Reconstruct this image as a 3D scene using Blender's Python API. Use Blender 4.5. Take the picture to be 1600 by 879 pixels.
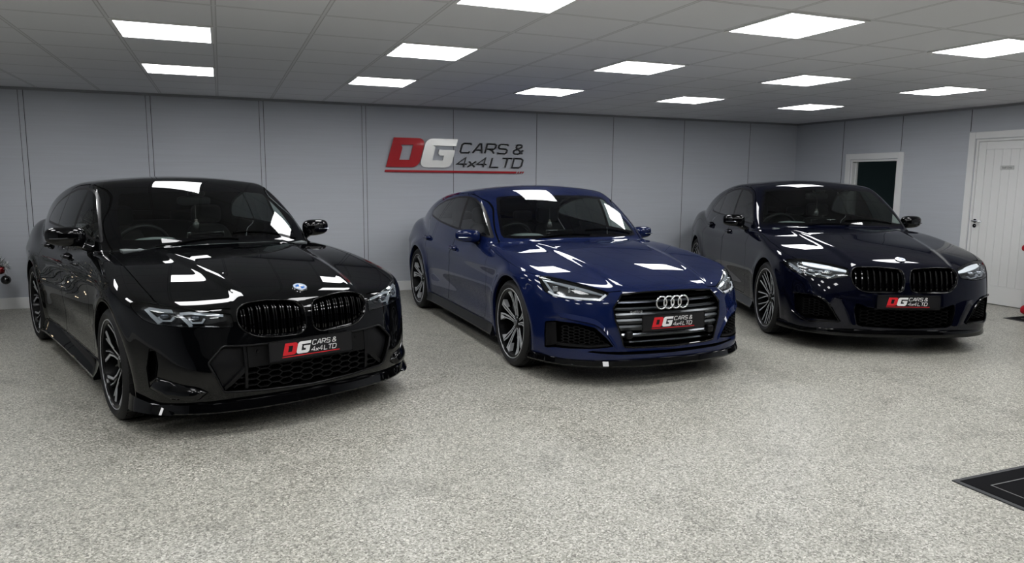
import numpy as np, math, random
def spl(pts):
    """natural cubic spline through pts, linear outside"""
    pts=sorted(pts);x=np.array([p[0] for p in pts],float);y=np.array([p[1] for p in pts],float)
    n=len(x);h=np.diff(x);A=np.zeros((n,n));b=np.zeros(n);A[0,0]=A[-1,-1]=1
    for i in range(1,n-1):
        A[i,i-1]=h[i-1];A[i,i]=2*(h[i-1]+h[i]);A[i,i+1]=h[i]
        b[i]=6*((y[i+1]-y[i])/h[i]-(y[i]-y[i-1])/h[i-1])
    m=np.linalg.solve(A,b)
    s0=(y[1]-y[0])/h[0]-h[0]*(2*m[0]+m[1])/6;s1=(y[-1]-y[-2])/h[-1]+h[-1]*(m[-2]+2*m[-1])/6
    def f(t):
        t=np.asarray(t,float);i=np.clip(np.searchsorted(x,t)-1,0,n-2)
        tc=np.clip(t,x[0],x[-1]);a=x[i+1]-tc;c=tc-x[i];H=h[i]
        v=(m[i]*a**3+m[i+1]*c**3)/(6*H)+(y[i]/H-m[i]*H/6)*a+(y[i+1]/H-m[i+1]*H/6)*c
        return v+np.where(t<x[0],(t-x[0])*s0,0)+np.where(t>x[-1],(t-x[-1])*s1,0)
    return f
def smax(a,b,k):
    h=np.maximum(k-np.abs(a-b),0)/k
    return np.maximum(a,b)+h*h*h*k/6
def smin(a,b,k): return -smax(-a,-b,k)
def sstep(a,b,x):
    t=np.clip((x-a)/(b-a),0,1);return t*t*t*(t*(6*t-15)+10)
def gau(x,w): return np.exp(-(x/w)**2)
def softabs(x,w): return np.sqrt(x*x+w*w)-w
class Field:
    """signed field of a saloon body: x forward from the front axle, y left, z up"""
    def __init__(s,S):
        s.S=S
        for k in ('h0','crown','wz','wx','f0','plan','r0','rf','rcrown','wg','kt','wsx'): setattr(s,k,spl(S[k]))
    def body(s,x,y,z):
        S=s.S;ay=np.abs(y)
        top=s.h0(x)-s.crown(x)*ay*ay
        for (x0,y0,x1,y1,amp,w) in S.get('creases',()):
            t=np.clip((x-x0)/(x1-x0),-.15,1.15);yc=y0+(y1-y0)*t
            top=top+amp*gau(ay-yc,w)*sstep(-.15,.15,t)*sstep(1.15,.9,t)
        for (x0,y0,x1,y1,amp,w) in S.get('steps',()):   # raised centre bounded by a soft step
            t=np.clip((x-x0)/(x1-x0),-.2,1.2);yc=y0+(y1-y0)*t
            top=top+amp*sstep(yc+w,yc-w,ay)
        W=s.wz(z)*s.wx(x)
        rw=np.sqrt((x)**2+(z-.33)**2);rr=np.sqrt((x+S['wb'])**2+(z-.33)**2)
        W=W+S.get('flare',.012)*(gau(rw-.40,.055)+gau(rr-.40,.06))
        zc=S['char'][0]+S['char'][1]*(x+1.4)
        W=W-S['char'][2]*softabs(z-zc,.012)*gau(z-zc,.13)*sstep(.35,.0,x)
        W=W-.012*gau(z-(.44-.03*(x+1.4)),.09)*sstep(-.35,-.6,x)*sstep(-S['wb']+.35,-S['wb']+.6,x)
        top_f=z-top
        side=ay-W
        front=x-(s.f0(z)-s.plan(ay)-.0*z)
        for (y0,z0,wy,wz_,amp) in S.get('fbumps',()):
            front=front-amp*gau(ay-y0,wy)*gau(z-z0,wz_)
        a=smax(front,side,S.get('kc',.26))
        rear=(s.r0(z)+.30*(ay/.85)**3)-x
        a=smax(a,rear,.35)
        k=s.kt(x)
        a=smax(a,top_f,k)
        return smax(a,S['zb']-z,.03)
    def green(s,x,y,z):
        ay=np.abs(y);S=s.S
        a=z-(s.rf(x)-s.rcrown(x)*ay*ay)
        side=(ay-(s.wg(x)-S['tumble']*(z-.95)-S['tumble2']*np.maximum(z-.95,0)**2))
        ws=(x-(s.wsx(z)-S['wsy']*ay*ay))*.6
        a=smax(a,ws,.05)
        a=smax(a,side*.9,.07)
        return smax(a,.8-z,.02)
    def __call__(s,x,y,z):
        return smin(s.body(x,y,z),s.green(x,y,z),s.S.get('kj',.03))
    def grad(s,P,e=1e-3):
        x,y,z=P[:,0],P[:,1],P[:,2]
        y=np.where(np.abs(y)<e,np.sign(y+1e-12)*0+y,y)
        return np.stack([s(x+e,y,z)-s(x-e,y,z),s(x,y+e,z)-s(x,y-e,z),s(x,y,z+e)-s(x,y,z-e)],-1)/(2*e)
    def normal(s,P,e=2e-3):
        g=s.grad(P,e);return g/np.maximum(np.linalg.norm(g,axis=1),1e-9)[:,None]
    def project(s,P,n=5):
        P=P.copy()
        for _ in range(n):
            v=s(P[:,0],P[:,1],P[:,2]);g=s.grad(P);P-=g*(v/np.maximum((g*g).sum(1),.05))[:,None]
        return P
    def march(s,O,D,t0,t1,n=160):
        """first crossing from outside along O+tD"""
        O=np.atleast_2d(O).astype(float);D=np.atleast_2d(D).astype(float)
        ts=np.linspace(t0,t1,n);hit=np.full(len(O),np.nan);lo=np.full(len(O),t0)
        prev=None
        for t in ts:
            P=O+D*t;v=s(P[:,0],P[:,1],P[:,2])
            new=(v<0)&np.isnan(hit);hit[new]=t
        ok=~np.isnan(hit);b=np.where(ok,hit,t1);a=b-(t1-t0)/(n-1)
        for _ in range(24):
            m=(a+b)/2;P=O+D*m[:,None];v=s(P[:,0],P[:,1],P[:,2]);a=np.where(v>0,m,a);b=np.where(v>0,b,m)
        P=O+D*b[:,None];P[~ok]=np.nan
        return P
    def fx(s,y,z):
        y=np.atleast_1d(np.asarray(y,float));z=np.atleast_1d(np.asarray(z,float));n=len(y)
        return s.march(np.stack([np.full(n,1.3),y,z],-1),[[-1,0,0]],0,2.6,130)
    def sy(s,x,z):
        x=np.atleast_1d(np.asarray(x,float));z=np.atleast_1d(np.asarray(z,float));n=len(x)
        return s.march(np.stack([x,np.full(n,1.2),z],-1),[[0,-1,0]],0,1.2,100)
    def tz(s,x,y):
        x=np.atleast_1d(np.asarray(x,float));y=np.atleast_1d(np.asarray(y,float));n=len(y)
        return s.march(np.stack([x,y,np.full(n,1.7)],-1),[[0,0,-1]],0,1.6,100)

CAR_A=dict(wb=2.851,zb=.17,
 h0=[(-4.3,1.02),(-3.8,1.085),(-3.35,1.10),(-2.8,1.0),(-1.5,.95),(-.75,.972),(-.45,.958),(0,.912),(.4,.852),(.62,.800),(.74,.757),(.85,.70)],
 crown=[(-4,.12),(-3,.10),(-.6,.055),(0,.075),(.4,.13),(.7,.20)],
 wz=[(.1,.855),(.25,.880),(.4,.898),(.55,.910),(.68,.914),(.79,.910),(.88,.885),(.95,.855),(1.05,.80),(1.2,.72)],
 wx=[(-4.1,.86),(-3.7,.93),(-3.3,.975),(-2.85,.998),(-2.0,.985),(-1.2,.982),(-.4,.992),(0,1.0),(.3,.985),(.6,.945),(.9,.90)],
 f0=[(.10,.73),(.17,.775),(.26,.80),(.45,.803),(.55,.793),(.64,.778),(.72,.755),(.80,.71)],
 plan=[(0,0),(.15,.004),(.3,.02),(.45,.05),(.6,.105),(.75,.21),(.9,.38)],
 r0=[(.2,-3.80),(.5,-3.90),(.9,-3.88),(1.05,-3.86)],
 kt=[(-4,.15),(-3,.14),(-.8,.12),(0,.12),(.4,.10),(.75,.06)],
 rf=[(-3.7,1.02),(-3.3,1.125),(-2.9,1.285),(-2.5,1.392),(-2.1,1.445),(-1.7,1.460),(-1.4,1.448),(-1.15,1.410),(-.9,1.35)],
 rcrown=[(-3,.11),(-1.2,.13)],
 wg=[(-3.6,.66),(-3.0,.785),(-2.4,.83),(-1.6,.825),(-1.0,.785),(-.6,.74)],
 tumble=.25,tumble2=.32,
 wsx=[(.8,-.33),(.985,-.545),(1.1,-.69),(1.2,-.835),(1.3,-1.01),(1.37,-1.15),(1.46,-1.35)],wsy=.50,
 creases=[(-.6,.47,.70,.35,.004,.03)],
 steps=[(-.62,.47,.72,.35,.014,.045)],
 char=(.79,.0,.16),flare=.014,kc=.16,fbumps=[(.55,.36,.16,.14,.035),(.62,.66,.3,.10,-.006)])
CAR_B=dict(CAR_A,wb=2.825,zb=.15,
 h0=[(-4.3,.98),(-3.8,1.03),(-3.35,1.04),(-2.8,.96),(-1.5,.90),(-.75,.928),(-.45,.918),(0,.868),(.4,.800),(.65,.735),(.80,.675),(.90,.62)],
 crown=[(-4,.12),(-3,.10),(-.6,.04),(0,.04),(.4,.05),(.7,.07)],
 wz=[(.1,.865),(.25,.890),(.4,.905),(.55,.918),(.68,.920),(.77,.912),(.84,.885),(.91,.845),(1.0,.79),(1.2,.72)],
 f0=[(.10,.83),(.17,.87),(.3,.875),(.45,.868),(.55,.855),(.62,.838),(.68,.80),(.76,.74)],
 plan=[(0,0),(.15,.004),(.3,.018),(.45,.045),(.6,.105),(.75,.22),(.9,.40)],
 r0=[(.2,-3.75),(.5,-3.84),(.9,-3.84),(1.05,-3.84)],
 rf=[(-3.8,.98),(-3.3,1.075),(-2.9,1.225),(-2.5,1.328),(-2.1,1.385),(-1.7,1.406),(-1.4,1.400),(-1.15,1.352),(-.9,1.30)],
 wg=[(-3.7,.62),(-3.0,.775),(-2.4,.835),(-1.6,.835),(-1.0,.80),(-.6,.76)],
 wsx=[(.8,-.38),(.93,-.54),(1.05,-.70),(1.15,-.85),(1.25,-1.02),(1.32,-1.16),(1.42,-1.38)],wsy=.42,
 creases=[(-.55,.50,.76,.38,.004,.03)],steps=[(-.6,.50,.80,.37,.012,.04)],char=(.74,.0,.2),flare=.02,kc=.16,fbumps=[(.62,.61,.2,.10,-.012)])
CAR_C=dict(CAR_A,wb=2.975,zb=.16,
 h0=[(-4.4,1.02),(-3.95,1.08),(-3.5,1.10),(-2.9,1.01),(-1.5,.96),(-.70,.995),(-.4,.98),(0,.925),(.4,.862),(.65,.80),(.78,.755),(.90,.70)],
 crown=[(-4,.12),(-3,.10),(-.6,.05),(0,.06),(.4,.10),(.7,.16)],
 wz=[(.1,.87),(.25,.900),(.4,.918),(.55,.930),(.68,.934),(.80,.928),(.89,.905),(.96,.872),(1.06,.82),(1.2,.74)],
 wx=[(-4.2,.84),(-3.8,.90),(-3.4,.955),(-2.95,.998),(-2.0,.99),(-1.2,.985),(-.4,.992),(0,1.0),(.3,.99),(.6,.96),(.9,.92)],
 f0=[(.10,.83),(.17,.87),(.3,.885),(.45,.88),(.55,.865),(.66,.842),(.74,.81),(.82,.76)],
 plan=[(0,0),(.15,.003),(.3,.016),(.45,.045),(.6,.085),(.75,.175),(.9,.34)],
 r0=[(.2,-3.96),(.5,-4.06),(.9,-4.05),(1.05,-4.03)],
 rf=[(-3.85,1.02),(-3.4,1.135),(-3.0,1.30),(-2.6,1.412),(-2.2,1.467),(-1.8,1.482),(-1.5,1.473),(-1.2,1.43),(-.95,1.375)],
 wg=[(-3.7,.68),(-3.1,.79),(-2.4,.835),(-1.6,.84),(-1.0,.82),(-.6,.79)],
 wsx=[(.8,-.31),(1.0,-.55),(1.1,-.68),(1.2,-.82),(1.3,-.985),(1.39,-1.15),(1.5,-1.37)],wsy=.36,
 creases=[(-.55,.56,.72,.40,.004,.03)],steps=[(-.6,.56,.76,.40,.014,.05)],char=(.80,.0,.16),flare=.012,kc=.16,fbumps=[(.66,.66,.3,.10,-.006)])
POSE=dict(A=(.493,-.325,math.radians(-70.96)),B=(3.271,-.235,math.radians(-89.67)),C=(6.011,-.249,math.radians(-113.26)))
CAM=dict(f=1128.93,yaw=.380973,pitch=-.137229,roll=.00848431,loc=(.296883,-5.42790,1.44005))
import bpy, bmesh
from mathutils import Vector, Matrix
from mathutils.geometry import delaunay_2d_cdt
for o in list(bpy.data.objects): bpy.data.objects.remove(o)
COL=bpy.context.scene.collection
PI=math.pi
def nrm(v):
    v=np.asarray(v,float);return v/max(np.linalg.norm(v),1e-12)
def empty(name,loc=(0,0,0),rz=0,label=None,cat=None,group=None,parent=None):
    o=bpy.data.objects.new(name,None);COL.objects.link(o);o.location=loc;o.rotation_euler=(0,0,rz);o.empty_display_size=.1
    if parent: o.parent=parent
    return tag(o,label,cat,group)
def tag(o,label=None,cat=None,group=None,kind=None):
    if label:o['label']=label
    if cat:o['category']=cat
    if group:o['group']=group
    if kind:o['kind']=kind
    return o
class G:
    """accumulates one mesh"""
    def __init__(s): s.v=[];s.f=[];s.m=[]
    def add(s,vs,fs,mi=0):
        b=len(s.v);s.v+= [tuple(map(float,p)) for p in vs];s.f+=[tuple(b+i for i in f) for f in fs];s.m+=[mi]*len(fs);return s
    def box(s,c,d,rot=None,mi=0):
        c=np.array(c,float);h=np.array(d,float)/2
        P=np.array([[x,y,z] for x in(-1,1) for y in(-1,1) for z in(-1,1)])*h
        if rot is not None: P=P@np.array(rot).T
        return s.add(P+c,[(0,1,3,2),(4,6,7,5),(0,4,5,1),(2,3,7,6),(0,2,6,4),(1,5,7,3)],mi)
    def lathe(s,prof,c=(0,0,0),axis=1,n=48,a0=0,a1=2*PI,mi=0,flip=False):
        """prof: (radius, along-axis) points"""
        full=abs(a1-a0-2*PI)<1e-6;m=n if full else n+1;vs=[]
        for i in range(m):
            a=a0+(a1-a0)*i/n;ca,sa=math.cos(a),math.sin(a)
            for r,h in prof:
                p=[0,0,0];p[axis]=h;p[(axis+1)%3]=r*ca;p[(axis+2)%3]=r*sa
                vs.append([p[k]+c[k] for k in range(3)])
        k=len(prof);fs=[]
        for i in range(n):
            for j in range(k-1):
                a=i*k+j;b=((i+1)%m)*k+j;q=(a,a+1,b+1,b);fs.append(q if flip else q[::-1])
        return s.add(vs,fs,mi)
    def tube(s,path,r,n=8,closed=False,mi=0,caps=True,up=None,sy=1.0):
        P=np.array(path,float);m=len(P)
        if closed: T=np.roll(P,-1,0)-np.roll(P,1,0)
        else: T=np.gradient(P,axis=0)
        T/=np.maximum(np.linalg.norm(T,axis=1),1e-9)[:,None]
        u=np.array(up if up is not None else (0,0,1.0));
        if abs(T[0]@u)>.95: u=np.array([1.,0,0])
        rs=np.broadcast_to(r,(m,));vs=[]
        for i in range(m):
            b=u-T[i]*(u@T[i]);
            if np.linalg.norm(b)<1e-4: b=np.array([0,1.,0])-T[i]*T[i][1]
            b=nrm(b);
            if up is None:u=b
            c=np.cross(T[i],b)
            for j in range(n):
                a=2*PI*(j+.5)/n;vs.append(P[i]+rs[i]*(math.cos(a)*b*sy+math.sin(a)*c))
        fs=[]
        for i in range(m if closed else m-1):
            for j in range(n):
                a=i*n+j;b=i*n+(j+1)%n;c=((i+1)%m)*n+(j+1)%n;d=((i+1)%m)*n+j;fs.append((a,b,c,d))
        if caps and not closed: fs.append(tuple(range(n))[::-1]);fs.append(tuple((m-1)*n+j for j in range(n)))
        return s.add(vs,fs,mi)
    def strip(s,A,B,C=None,D=None,closed=False,mi=0):
        """quad strip(s) through corresponding point rows"""
        rows=[np.array(r,float) for r in (A,B,C,D) if r is not None];n=len(rows[0]);vs=np.concatenate(rows);fs=[]
        for k in range(len(rows)-1):
            for i in range(n if closed else n-1):
                j=(i+1)%n;fs.append((k*n+i,k*n+j,(k+1)*n+j,(k+1)*n+i))
        return s.add(vs,fs,mi)
    def bar(s,P,side,depth,closed=False,mi=0,ends=True):
        """rectangular bar: P centre of its front face, side half-width vectors, depth vectors"""
        P=np.array(P,float);S_=np.broadcast_to(np.array(side,float),P.shape);Dp=np.broadcast_to(np.array(depth,float),P.shape)
        rows=[P-S_,P+S_,P+S_+Dp,P-S_+Dp];n=len(P);vs=np.concatenate(rows);fs=[]
        for k in range(4):
            for i in range(n if closed else n-1):
                j=(i+1)%n;k2=(k+1)%4;fs.append((k*n+i,k*n+j,k2*n+j,k2*n+i))
        if ends and not closed: fs.append((0,n,2*n,3*n)[::-1]);fs.append((n-1,2*n-1,3*n-1,4*n-1))
        return s.add(vs,fs,mi)
    def extrude(s,poly,o,u,v,w,mi=0,holes=()):
        """flat 2D polygon (with holes) in plane o,u,v, thickened along w"""
        V2,F=tri(poly,holes);o,u,v,w=[np.array(a,float) for a in(o,u,v,w)]
        n=len(V2);A=[o+u*a+v*b for a,b in V2];B=[p+w for p in A]
        fs=[tuple(f) for f in F]+[tuple(n+i for i in f[::-1]) for f in F]
        cnt={}
        for f in F:
            for i in range(len(f)):
                e=(f[i],f[(i+1)%len(f)]);cnt[e]=1
        for (a,b) in cnt:
            if (b,a) not in cnt: fs.append((b,a,n+a,n+b))
        return s.add(A+B,fs,mi)
    def obj(s,name,mats,parent=None,smooth=True,angle=35,bevel=0,subsurf=0,normals=None,fixn=True):
        me=bpy.data.meshes.new(name);me.from_pydata(s.v,[],s.f)
        if not isinstance(mats,(list,tuple)): mats=[mats]
        for m in mats: me.materials.append(m)
        if len(mats)>1: me.polygons.foreach_set('material_index',s.m)
        me.validate();
        if fixn:
            bm=bmesh.new();bm.from_mesh(me);bmesh.ops.remove_doubles(bm,verts=bm.verts,dist=1e-5);bmesh.ops.recalc_face_normals(bm,faces=bm.faces);bm.to_mesh(me);bm.free()
        if smooth:
            me.polygons.foreach_set('use_smooth',[True]*len(me.polygons))
            if angle<180: me.set_sharp_from_angle(angle=math.radians(angle))
        me.update()
        o=bpy.data.objects.new(name,me);COL.objects.link(o)
        if parent: o.parent=parent
        if bevel:
            b=o.modifiers.new('b','BEVEL');b.width=bevel;b.segments=2;b.limit_method='ANGLE';b.angle_limit=math.radians(40)
        if subsurf:
            b=o.modifiers.new('s','SUBSURF');b.levels=b.render_levels=subsurf
        return o
def tri(poly,holes=(),grid=None):
    V=[Vector(p) for p in poly];E=[(i,(i+1)%len(poly)) for i in range(len(poly))]
    Fs=[list(range(len(poly)))];b=len(V)
    hs=[]
    for h in holes:
        V+=[Vector(p) for p in h];E+=[(b+i,b+(i+1)%len(h)) for i in range(len(h))];b+=len(h);hs.append(np.array(h))
    if grid:
        a=np.array(poly);lo=a.min(0);hi=a.max(0)
        gx,gy=np.meshgrid(np.arange(lo[0]+grid*.5,hi[0],grid),np.arange(lo[1]+grid*.5,hi[1],grid))
        Q=np.stack([gx.ravel(),gy.ravel()],-1)
        if len(Q):
            ins=inpoly(Q,a)&(segdist(Q,a)>grid*.35)
            for h in hs: ins&=~inpoly(Q,h)&(segdist(Q,h)>grid*.3)
            V+=[Vector(q) for q in Q[ins]]
    r=delaunay_2d_cdt(V,E,[],0,1e-7)
    V2=np.array([tuple(p) for p in r[0]]);F=[]
    if len(r[2]):
        C=np.array([V2[list(f)].mean(0) for f in r[2]]);ok=inpoly(C,np.array(poly))
        for h in hs: ok&=~inpoly(C,h)
        F=[tuple(f) for f,k in zip(r[2],ok) if k]
    return V2,F
def inpoly(Q,P):
    Q=np.atleast_2d(Q);x,y=Q[:,0],Q[:,1];r=np.zeros(len(Q),bool)
    for i in range(len(P)):
        x0,y0=P[i];x1,y1=P[(i+1)%len(P)]
        if y0==y1: continue
        c=((y0>y)!=(y1>y))&(x<(x1-x0)*(y-y0)/(y1-y0)+x0);r^=c
    return r
def segdist(Q,P,closed=True):
    P=np.array(P,float);d=np.full(len(Q),1e9)
    for i in range(len(P) if closed else len(P)-1):
        a=P[i];b=P[(i+1)%len(P)];ab=b-a;t=np.clip(((Q-a)@ab)/max(ab@ab,1e-12),0,1)
        d=np.minimum(d,np.linalg.norm(Q-(a+t[:,None]*ab),axis=1))
    return d
def dens(P,step,closed=False):
    P=np.array(P,float);out=[]
    n=len(P)
    for i in range(n if closed else n-1):
        a=P[i];b=P[(i+1)%n];k=max(1,int(math.ceil(np.linalg.norm(b-a)/step)))
        for j in range(k): out.append(a+(b-a)*j/k)
    if not closed: out.append(P[-1])
    return np.array(out)
def rnd(P,r,n=4,closed=True):
    """round the corners of a polygon"""
    P=np.array(P,float);out=[];m=len(P)
    for i in range(m):
        if not closed and i in(0,m-1): out.append(P[i]);continue
        a,b,c=P[i-1],P[i],P[(i+1)%m];la=np.linalg.norm(a-b);lc=np.linalg.norm(c-b)
        q=min(r,la*.45,lc*.45);p0=b+(a-b)/la*q;p1=b+(c-b)/lc*q
        for j in range(n+1):
            t=j/n;out.append((1-t)**2*p0+2*t*(1-t)*b+t*t*p1)
    return np.array(out)
def area(P):
    P=np.array(P);x,y=P[:,0],P[:,1];return .5*np.sum(x*np.roll(y,-1)-np.roll(x,-1)*y)
def inset(P,d):
    P=np.array(P,float);s=1 if area(P)>0 else -1;n=len(P);out=[]
    for i in range(n):
        a,b,c=P[i-1],P[i],P[(i+1)%n];e0=nrm(b-a);e1=nrm(c-b)
        n0=np.array([-e0[1],e0[0]])*s;n1=np.array([-e1[1],e1[0]])*s
        m=n0+n1;L=m@m
        out.append(b+ (m*2/L*d if L>.3 else n0*d))
    return np.array(out)
def clip(P,a,b,keep=1):
    """keep the part of polygon P left (keep=1) or right of line a->b"""
    a=np.array(a,float);b=np.array(b,float);d=b-a;out=[];P=[np.array(p,float) for p in P]
    f=lambda p:keep*(d[0]*(p[1]-a[1])-d[1]*(p[0]-a[0]))
    for i in range(len(P)):
        p,q=P[i],P[(i+1)%len(P)];fp,fq=f(p),f(q)
        if fp>=0: out.append(p)
        if (fp>=0)!=(fq>=0): out.append(p+(q-p)*fp/(fp-fq))
    return np.array(out)
def bandpoly(L,w,closed=False):
    """thin polygon along an open polyline"""
    L=np.array(L,float);T=np.gradient(L,axis=0);T/=np.linalg.norm(T,axis=1)[:,None];N=np.stack([-T[:,1],T[:,0]],-1)
    return np.concatenate([L+N*w,(L-N*w)[::-1]])
def smooth_line(pts,n=8):
    P=np.array(pts,float);t=np.r_[0,np.cumsum(np.linalg.norm(np.diff(P,axis=0),axis=1))]
    fs=[spl(list(zip(t,P[:,i]))) for i in range(P.shape[1])];tt=np.linspace(0,t[-1],n*(len(P)-1)+1)
    return np.stack([f(tt) for f in fs],-1)

def surface_nets(F,lo,hi,h):
    xs=np.arange(lo[0],hi[0]+h,h);ys=np.arange(lo[1],hi[1]+h,h);zs=np.arange(lo[2],hi[2]+h,h)
    ph=np.empty((len(xs),len(ys),len(zs)),np.float32)
    for a in range(0,len(xs),60):
        ph[a:a+60]=F(xs[a:a+60,None,None],ys[None,:,None],zs[None,None,:])
    S=ph<0
    c=[S[i:S.shape[0]-1+i,j:S.shape[1]-1+j,k:S.shape[2]-1+k] for i in(0,1) for j in(0,1) for k in(0,1)]
    su=sum(x.astype(np.int8) for x in c);act=(su>0)&(su<8)
    idx=np.full(act.shape,-1,np.int64);I=np.argwhere(act);idx[act]=np.arange(len(I))
    acc=np.zeros((len(I),3));cnt=np.zeros(len(I))
    offs=[(i,j,k) for i in(0,1) for j in(0,1) for k in(0,1)]
    for a in range(8):
        for b in range(a+1,8):
            da=np.array(offs[b])-np.array(offs[a])
            if abs(da).sum()!=1: continue
            pa=ph[tuple((I+offs[a]).T)];pb=ph[tuple((I+offs[b]).T)];m=(pa<0)!=(pb<0)
            t=np.where(m,pa/np.where(m,pa-pb,1),0)
            acc[m]+=np.array(offs[a])+t[m,None]*da;cnt[m]+=1
    V=(I+acc/cnt[:,None])*h+np.array([xs[0],ys[0],zs[0]])
    faces=[]
    for ax in range(3):
        sl0=[slice(None)]*3;sl1=[slice(None)]*3;sl0[ax]=slice(0,-1);sl1[ax]=slice(1,None)
        D=S[tuple(sl0)]!=S[tuple(sl1)];E=np.argwhere(D)
        b,c_=[(1,2),(2,0),(0,1)][ax]
        ok=(E[:,b]>0)&(E[:,c_]>0)&(E[:,b]<S.shape[b]-1)&(E[:,c_]<S.shape[c_]-1);E=E[ok]
        db=np.zeros(3,int);db[b]=1;dc=np.zeros(3,int);dc[c_]=1
        q=np.stack([idx[tuple((E-db-dc).T)],idx[tuple((E-dc).T)],idx[tuple(E.T)],idx[tuple((E-db).T)]],-1)
        ins=S[tuple(E.T)];q[~ins]=q[~ins][:,::-1];faces.append(q)
    return V,np.concatenate(faces)
class Surf:
    """tagged polygon surface that can be cut along outlines"""
    def __init__(s,F,lo,hi,h):
        V,Q=surface_nets(F,lo,hi,h);V=F.project(V);s.F=F
        s.V=[tuple(v) for v in V];s.f=[list(map(int,q)) for q in Q];s.t=['body']*len(s.f)
        s.cutline((0,1),(1.0,0.0),(-1.0,0.0),None)   # y=0 plane
        Va=np.array(s.V);keep=[i for i,f in enumerate(s.f) if Va[f,1].mean()>0]
        s.f=[s.f[i] for i in keep];s.t=[s.t[i] for i in keep]
    def split(s,cand,axes,p,q,bbtest=True):
        """split candidate faces by the line p->q in the projection axes; returns new candidate list"""
        u,v=axes;dx,dy=q[0]-p[0],q[1]-p[1];L=math.hypot(dx,dy)
        if L<1e-9: return cand
        dx/=L;dy/=L;V=s.V;out=[];new={}
        x0,x1=min(p[0],q[0])-1e-4,max(p[0],q[0])+1e-4;y0,y1=min(p[1],q[1])-1e-4,max(p[1],q[1])+1e-4
        if bbtest:
            B=s.bb;idx=np.fromiter(cand,int,len(cand));b=np.array([B[i] for i in cand])
            hit=(b[:,0]<=x1)&(b[:,2]>=x0)&(b[:,1]<=y1)&(b[:,3]>=y0)
        for n,fi in enumerate(cand):
            if bbtest and not hit[n]: out.append(fi);continue
            f=s.f[fi];d=[dx*(V[i][v]-p[1])-dy*(V[i][u]-p[0]) for i in f]
            if not(min(d)<-1e-6 and max(d)>1e-6): out.append(fi);continue
            A=[];Bv=[];m=len(f)
            for i in range(m):
                a,da=f[i],d[i];b_,db=f[(i+1)%m],d[(i+1)%m]
                if abs(da)<=1e-6: A.append(a);Bv.append(a)
                elif da>0: A.append(a)
                else: Bv.append(a)
                if (da>1e-6 and db<-1e-6) or (da<-1e-6 and db>1e-6):
                    k=(a,b_) if a<b_ else (b_,a)
                    if k not in new:
                        t=da/(da-db);pa,pb=V[a],V[b_];new[k]=len(V);V.append(tuple(pa[j]+(pb[j]-pa[j])*t for j in range(3)))
                    A.append(new[k]);Bv.append(new[k])
            if len(A)<3 or len(Bv)<3: out.append(fi);continue
            s.f[fi]=A;s.f.append(Bv);s.t.append(s.t[fi]);ni=len(s.f)-1;out+= [fi,ni]
            if bbtest:
                for k in(fi,ni):
                    xs=[V[i][u] for i in s.f[k]];ys=[V[i][v] for i in s.f[k]];s.bb[k]=(min(xs),min(ys),max(xs),max(ys))
        return out
    def cutline(s,axes,p,q,mask):
        s.split(list(range(len(s.f))),axes,p,q,False)
    def arrays(s):
        V=np.array(s.V);n=len(s.f);L=np.array([len(f) for f in s.f]);fl=np.concatenate([np.array(f) for f in s.f]);st=np.r_[0,np.cumsum(L)[:-1]]
        P=V[fl];C=np.add.reduceat(P,st,0)/L[:,None];lo=np.minimum.reduceat(P,st,0);hi=np.maximum.reduceat(P,st,0)
        return V,C,lo,hi
    def poly(s,P,axes,tag,mask=None,only=('body',),nmask=None):
        P=[tuple(map(float,p)) for p in P];a=np.array(P);lo2,hi2=a.min(0),a.max(0)
        V,C,lo,hi=s.arrays();u,v=axes
        ok=(hi[:,u]>=lo2[0])&(lo[:,u]<=hi2[0])&(hi[:,v]>=lo2[1])&(lo[:,v]<=hi2[1])
        ok&=np.array([t in only for t in s.t])
        if mask is not None: ok&=mask(C)
        if nmask is not None:
            I=np.where(ok)[0];N=s.F.normal(C[I]);ok[I]&=nmask(N)
        cand=list(map(int,np.where(ok)[0]))
        if not cand: print('EMPTY region',tag);return
        s.bb={i:(lo[i,u],lo[i,v],hi[i,u],hi[i,v]) for i in cand}
        for i in range(len(P)): cand=s.split(cand,axes,P[i],P[(i+1)%len(P)])
        Va=np.array(s.V);Cc=np.array([Va[s.f[i]].mean(0) for i in cand])[:,[u,v]]
        ins=inpoly(Cc,P);k=0
        for i,t in zip(cand,ins):
            if t: s.t[i]=tag;k+=1
        if not k: print('no faces in',tag)
    def part(s,tags,name,mat,parent,sides='both',offset=0.0,flip_n=False,walls=0.0,dirv=None,back=True):
        """mesh object from the tagged faces. sides: both/L/R. offset: shift along the normal. walls: depth of a cavity"""
        if isinstance(tags,str): tags=(tags,)
        fs=[f for f,t in zip(s.f,s.t) if t in tags]
        if not fs: print('no part',name);return None
        used=sorted({i for f in fs for i in f});mp={v:i for i,v in enumerate(used)}
        V=np.array([s.V[i] for i in used]);N=s.F.normal(V);F_=[[mp[i] for i in f] for f in fs]
        if dirv is not None: D=np.broadcast_to(np.array(dirv,float),V.shape).copy()
        else: D=-N
        if walls:
            cnt={}
            for f in F_:
                for i in range(len(f)): cnt[(f[i],f[(i+1)%len(f)])]=1
            edges=[e for e in cnt if (e[1],e[0]) not in cnt and not(abs(V[e[0],1])<1e-5 and abs(V[e[1],1])<1e-5)]
            n=len(V);VV=np.concatenate([V,V+D*walls])
            FF=[[i+n for i in f] for f in F_] if back else []
            FF+=[[e[0],e[1],e[1]+n,e[0]+n] for e in edges];NN=None
        else:
            VV=V+N*offset;FF=F_;NN=N
        return s._mk(VV,FF,NN,name,mat,parent,sides)
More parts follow.
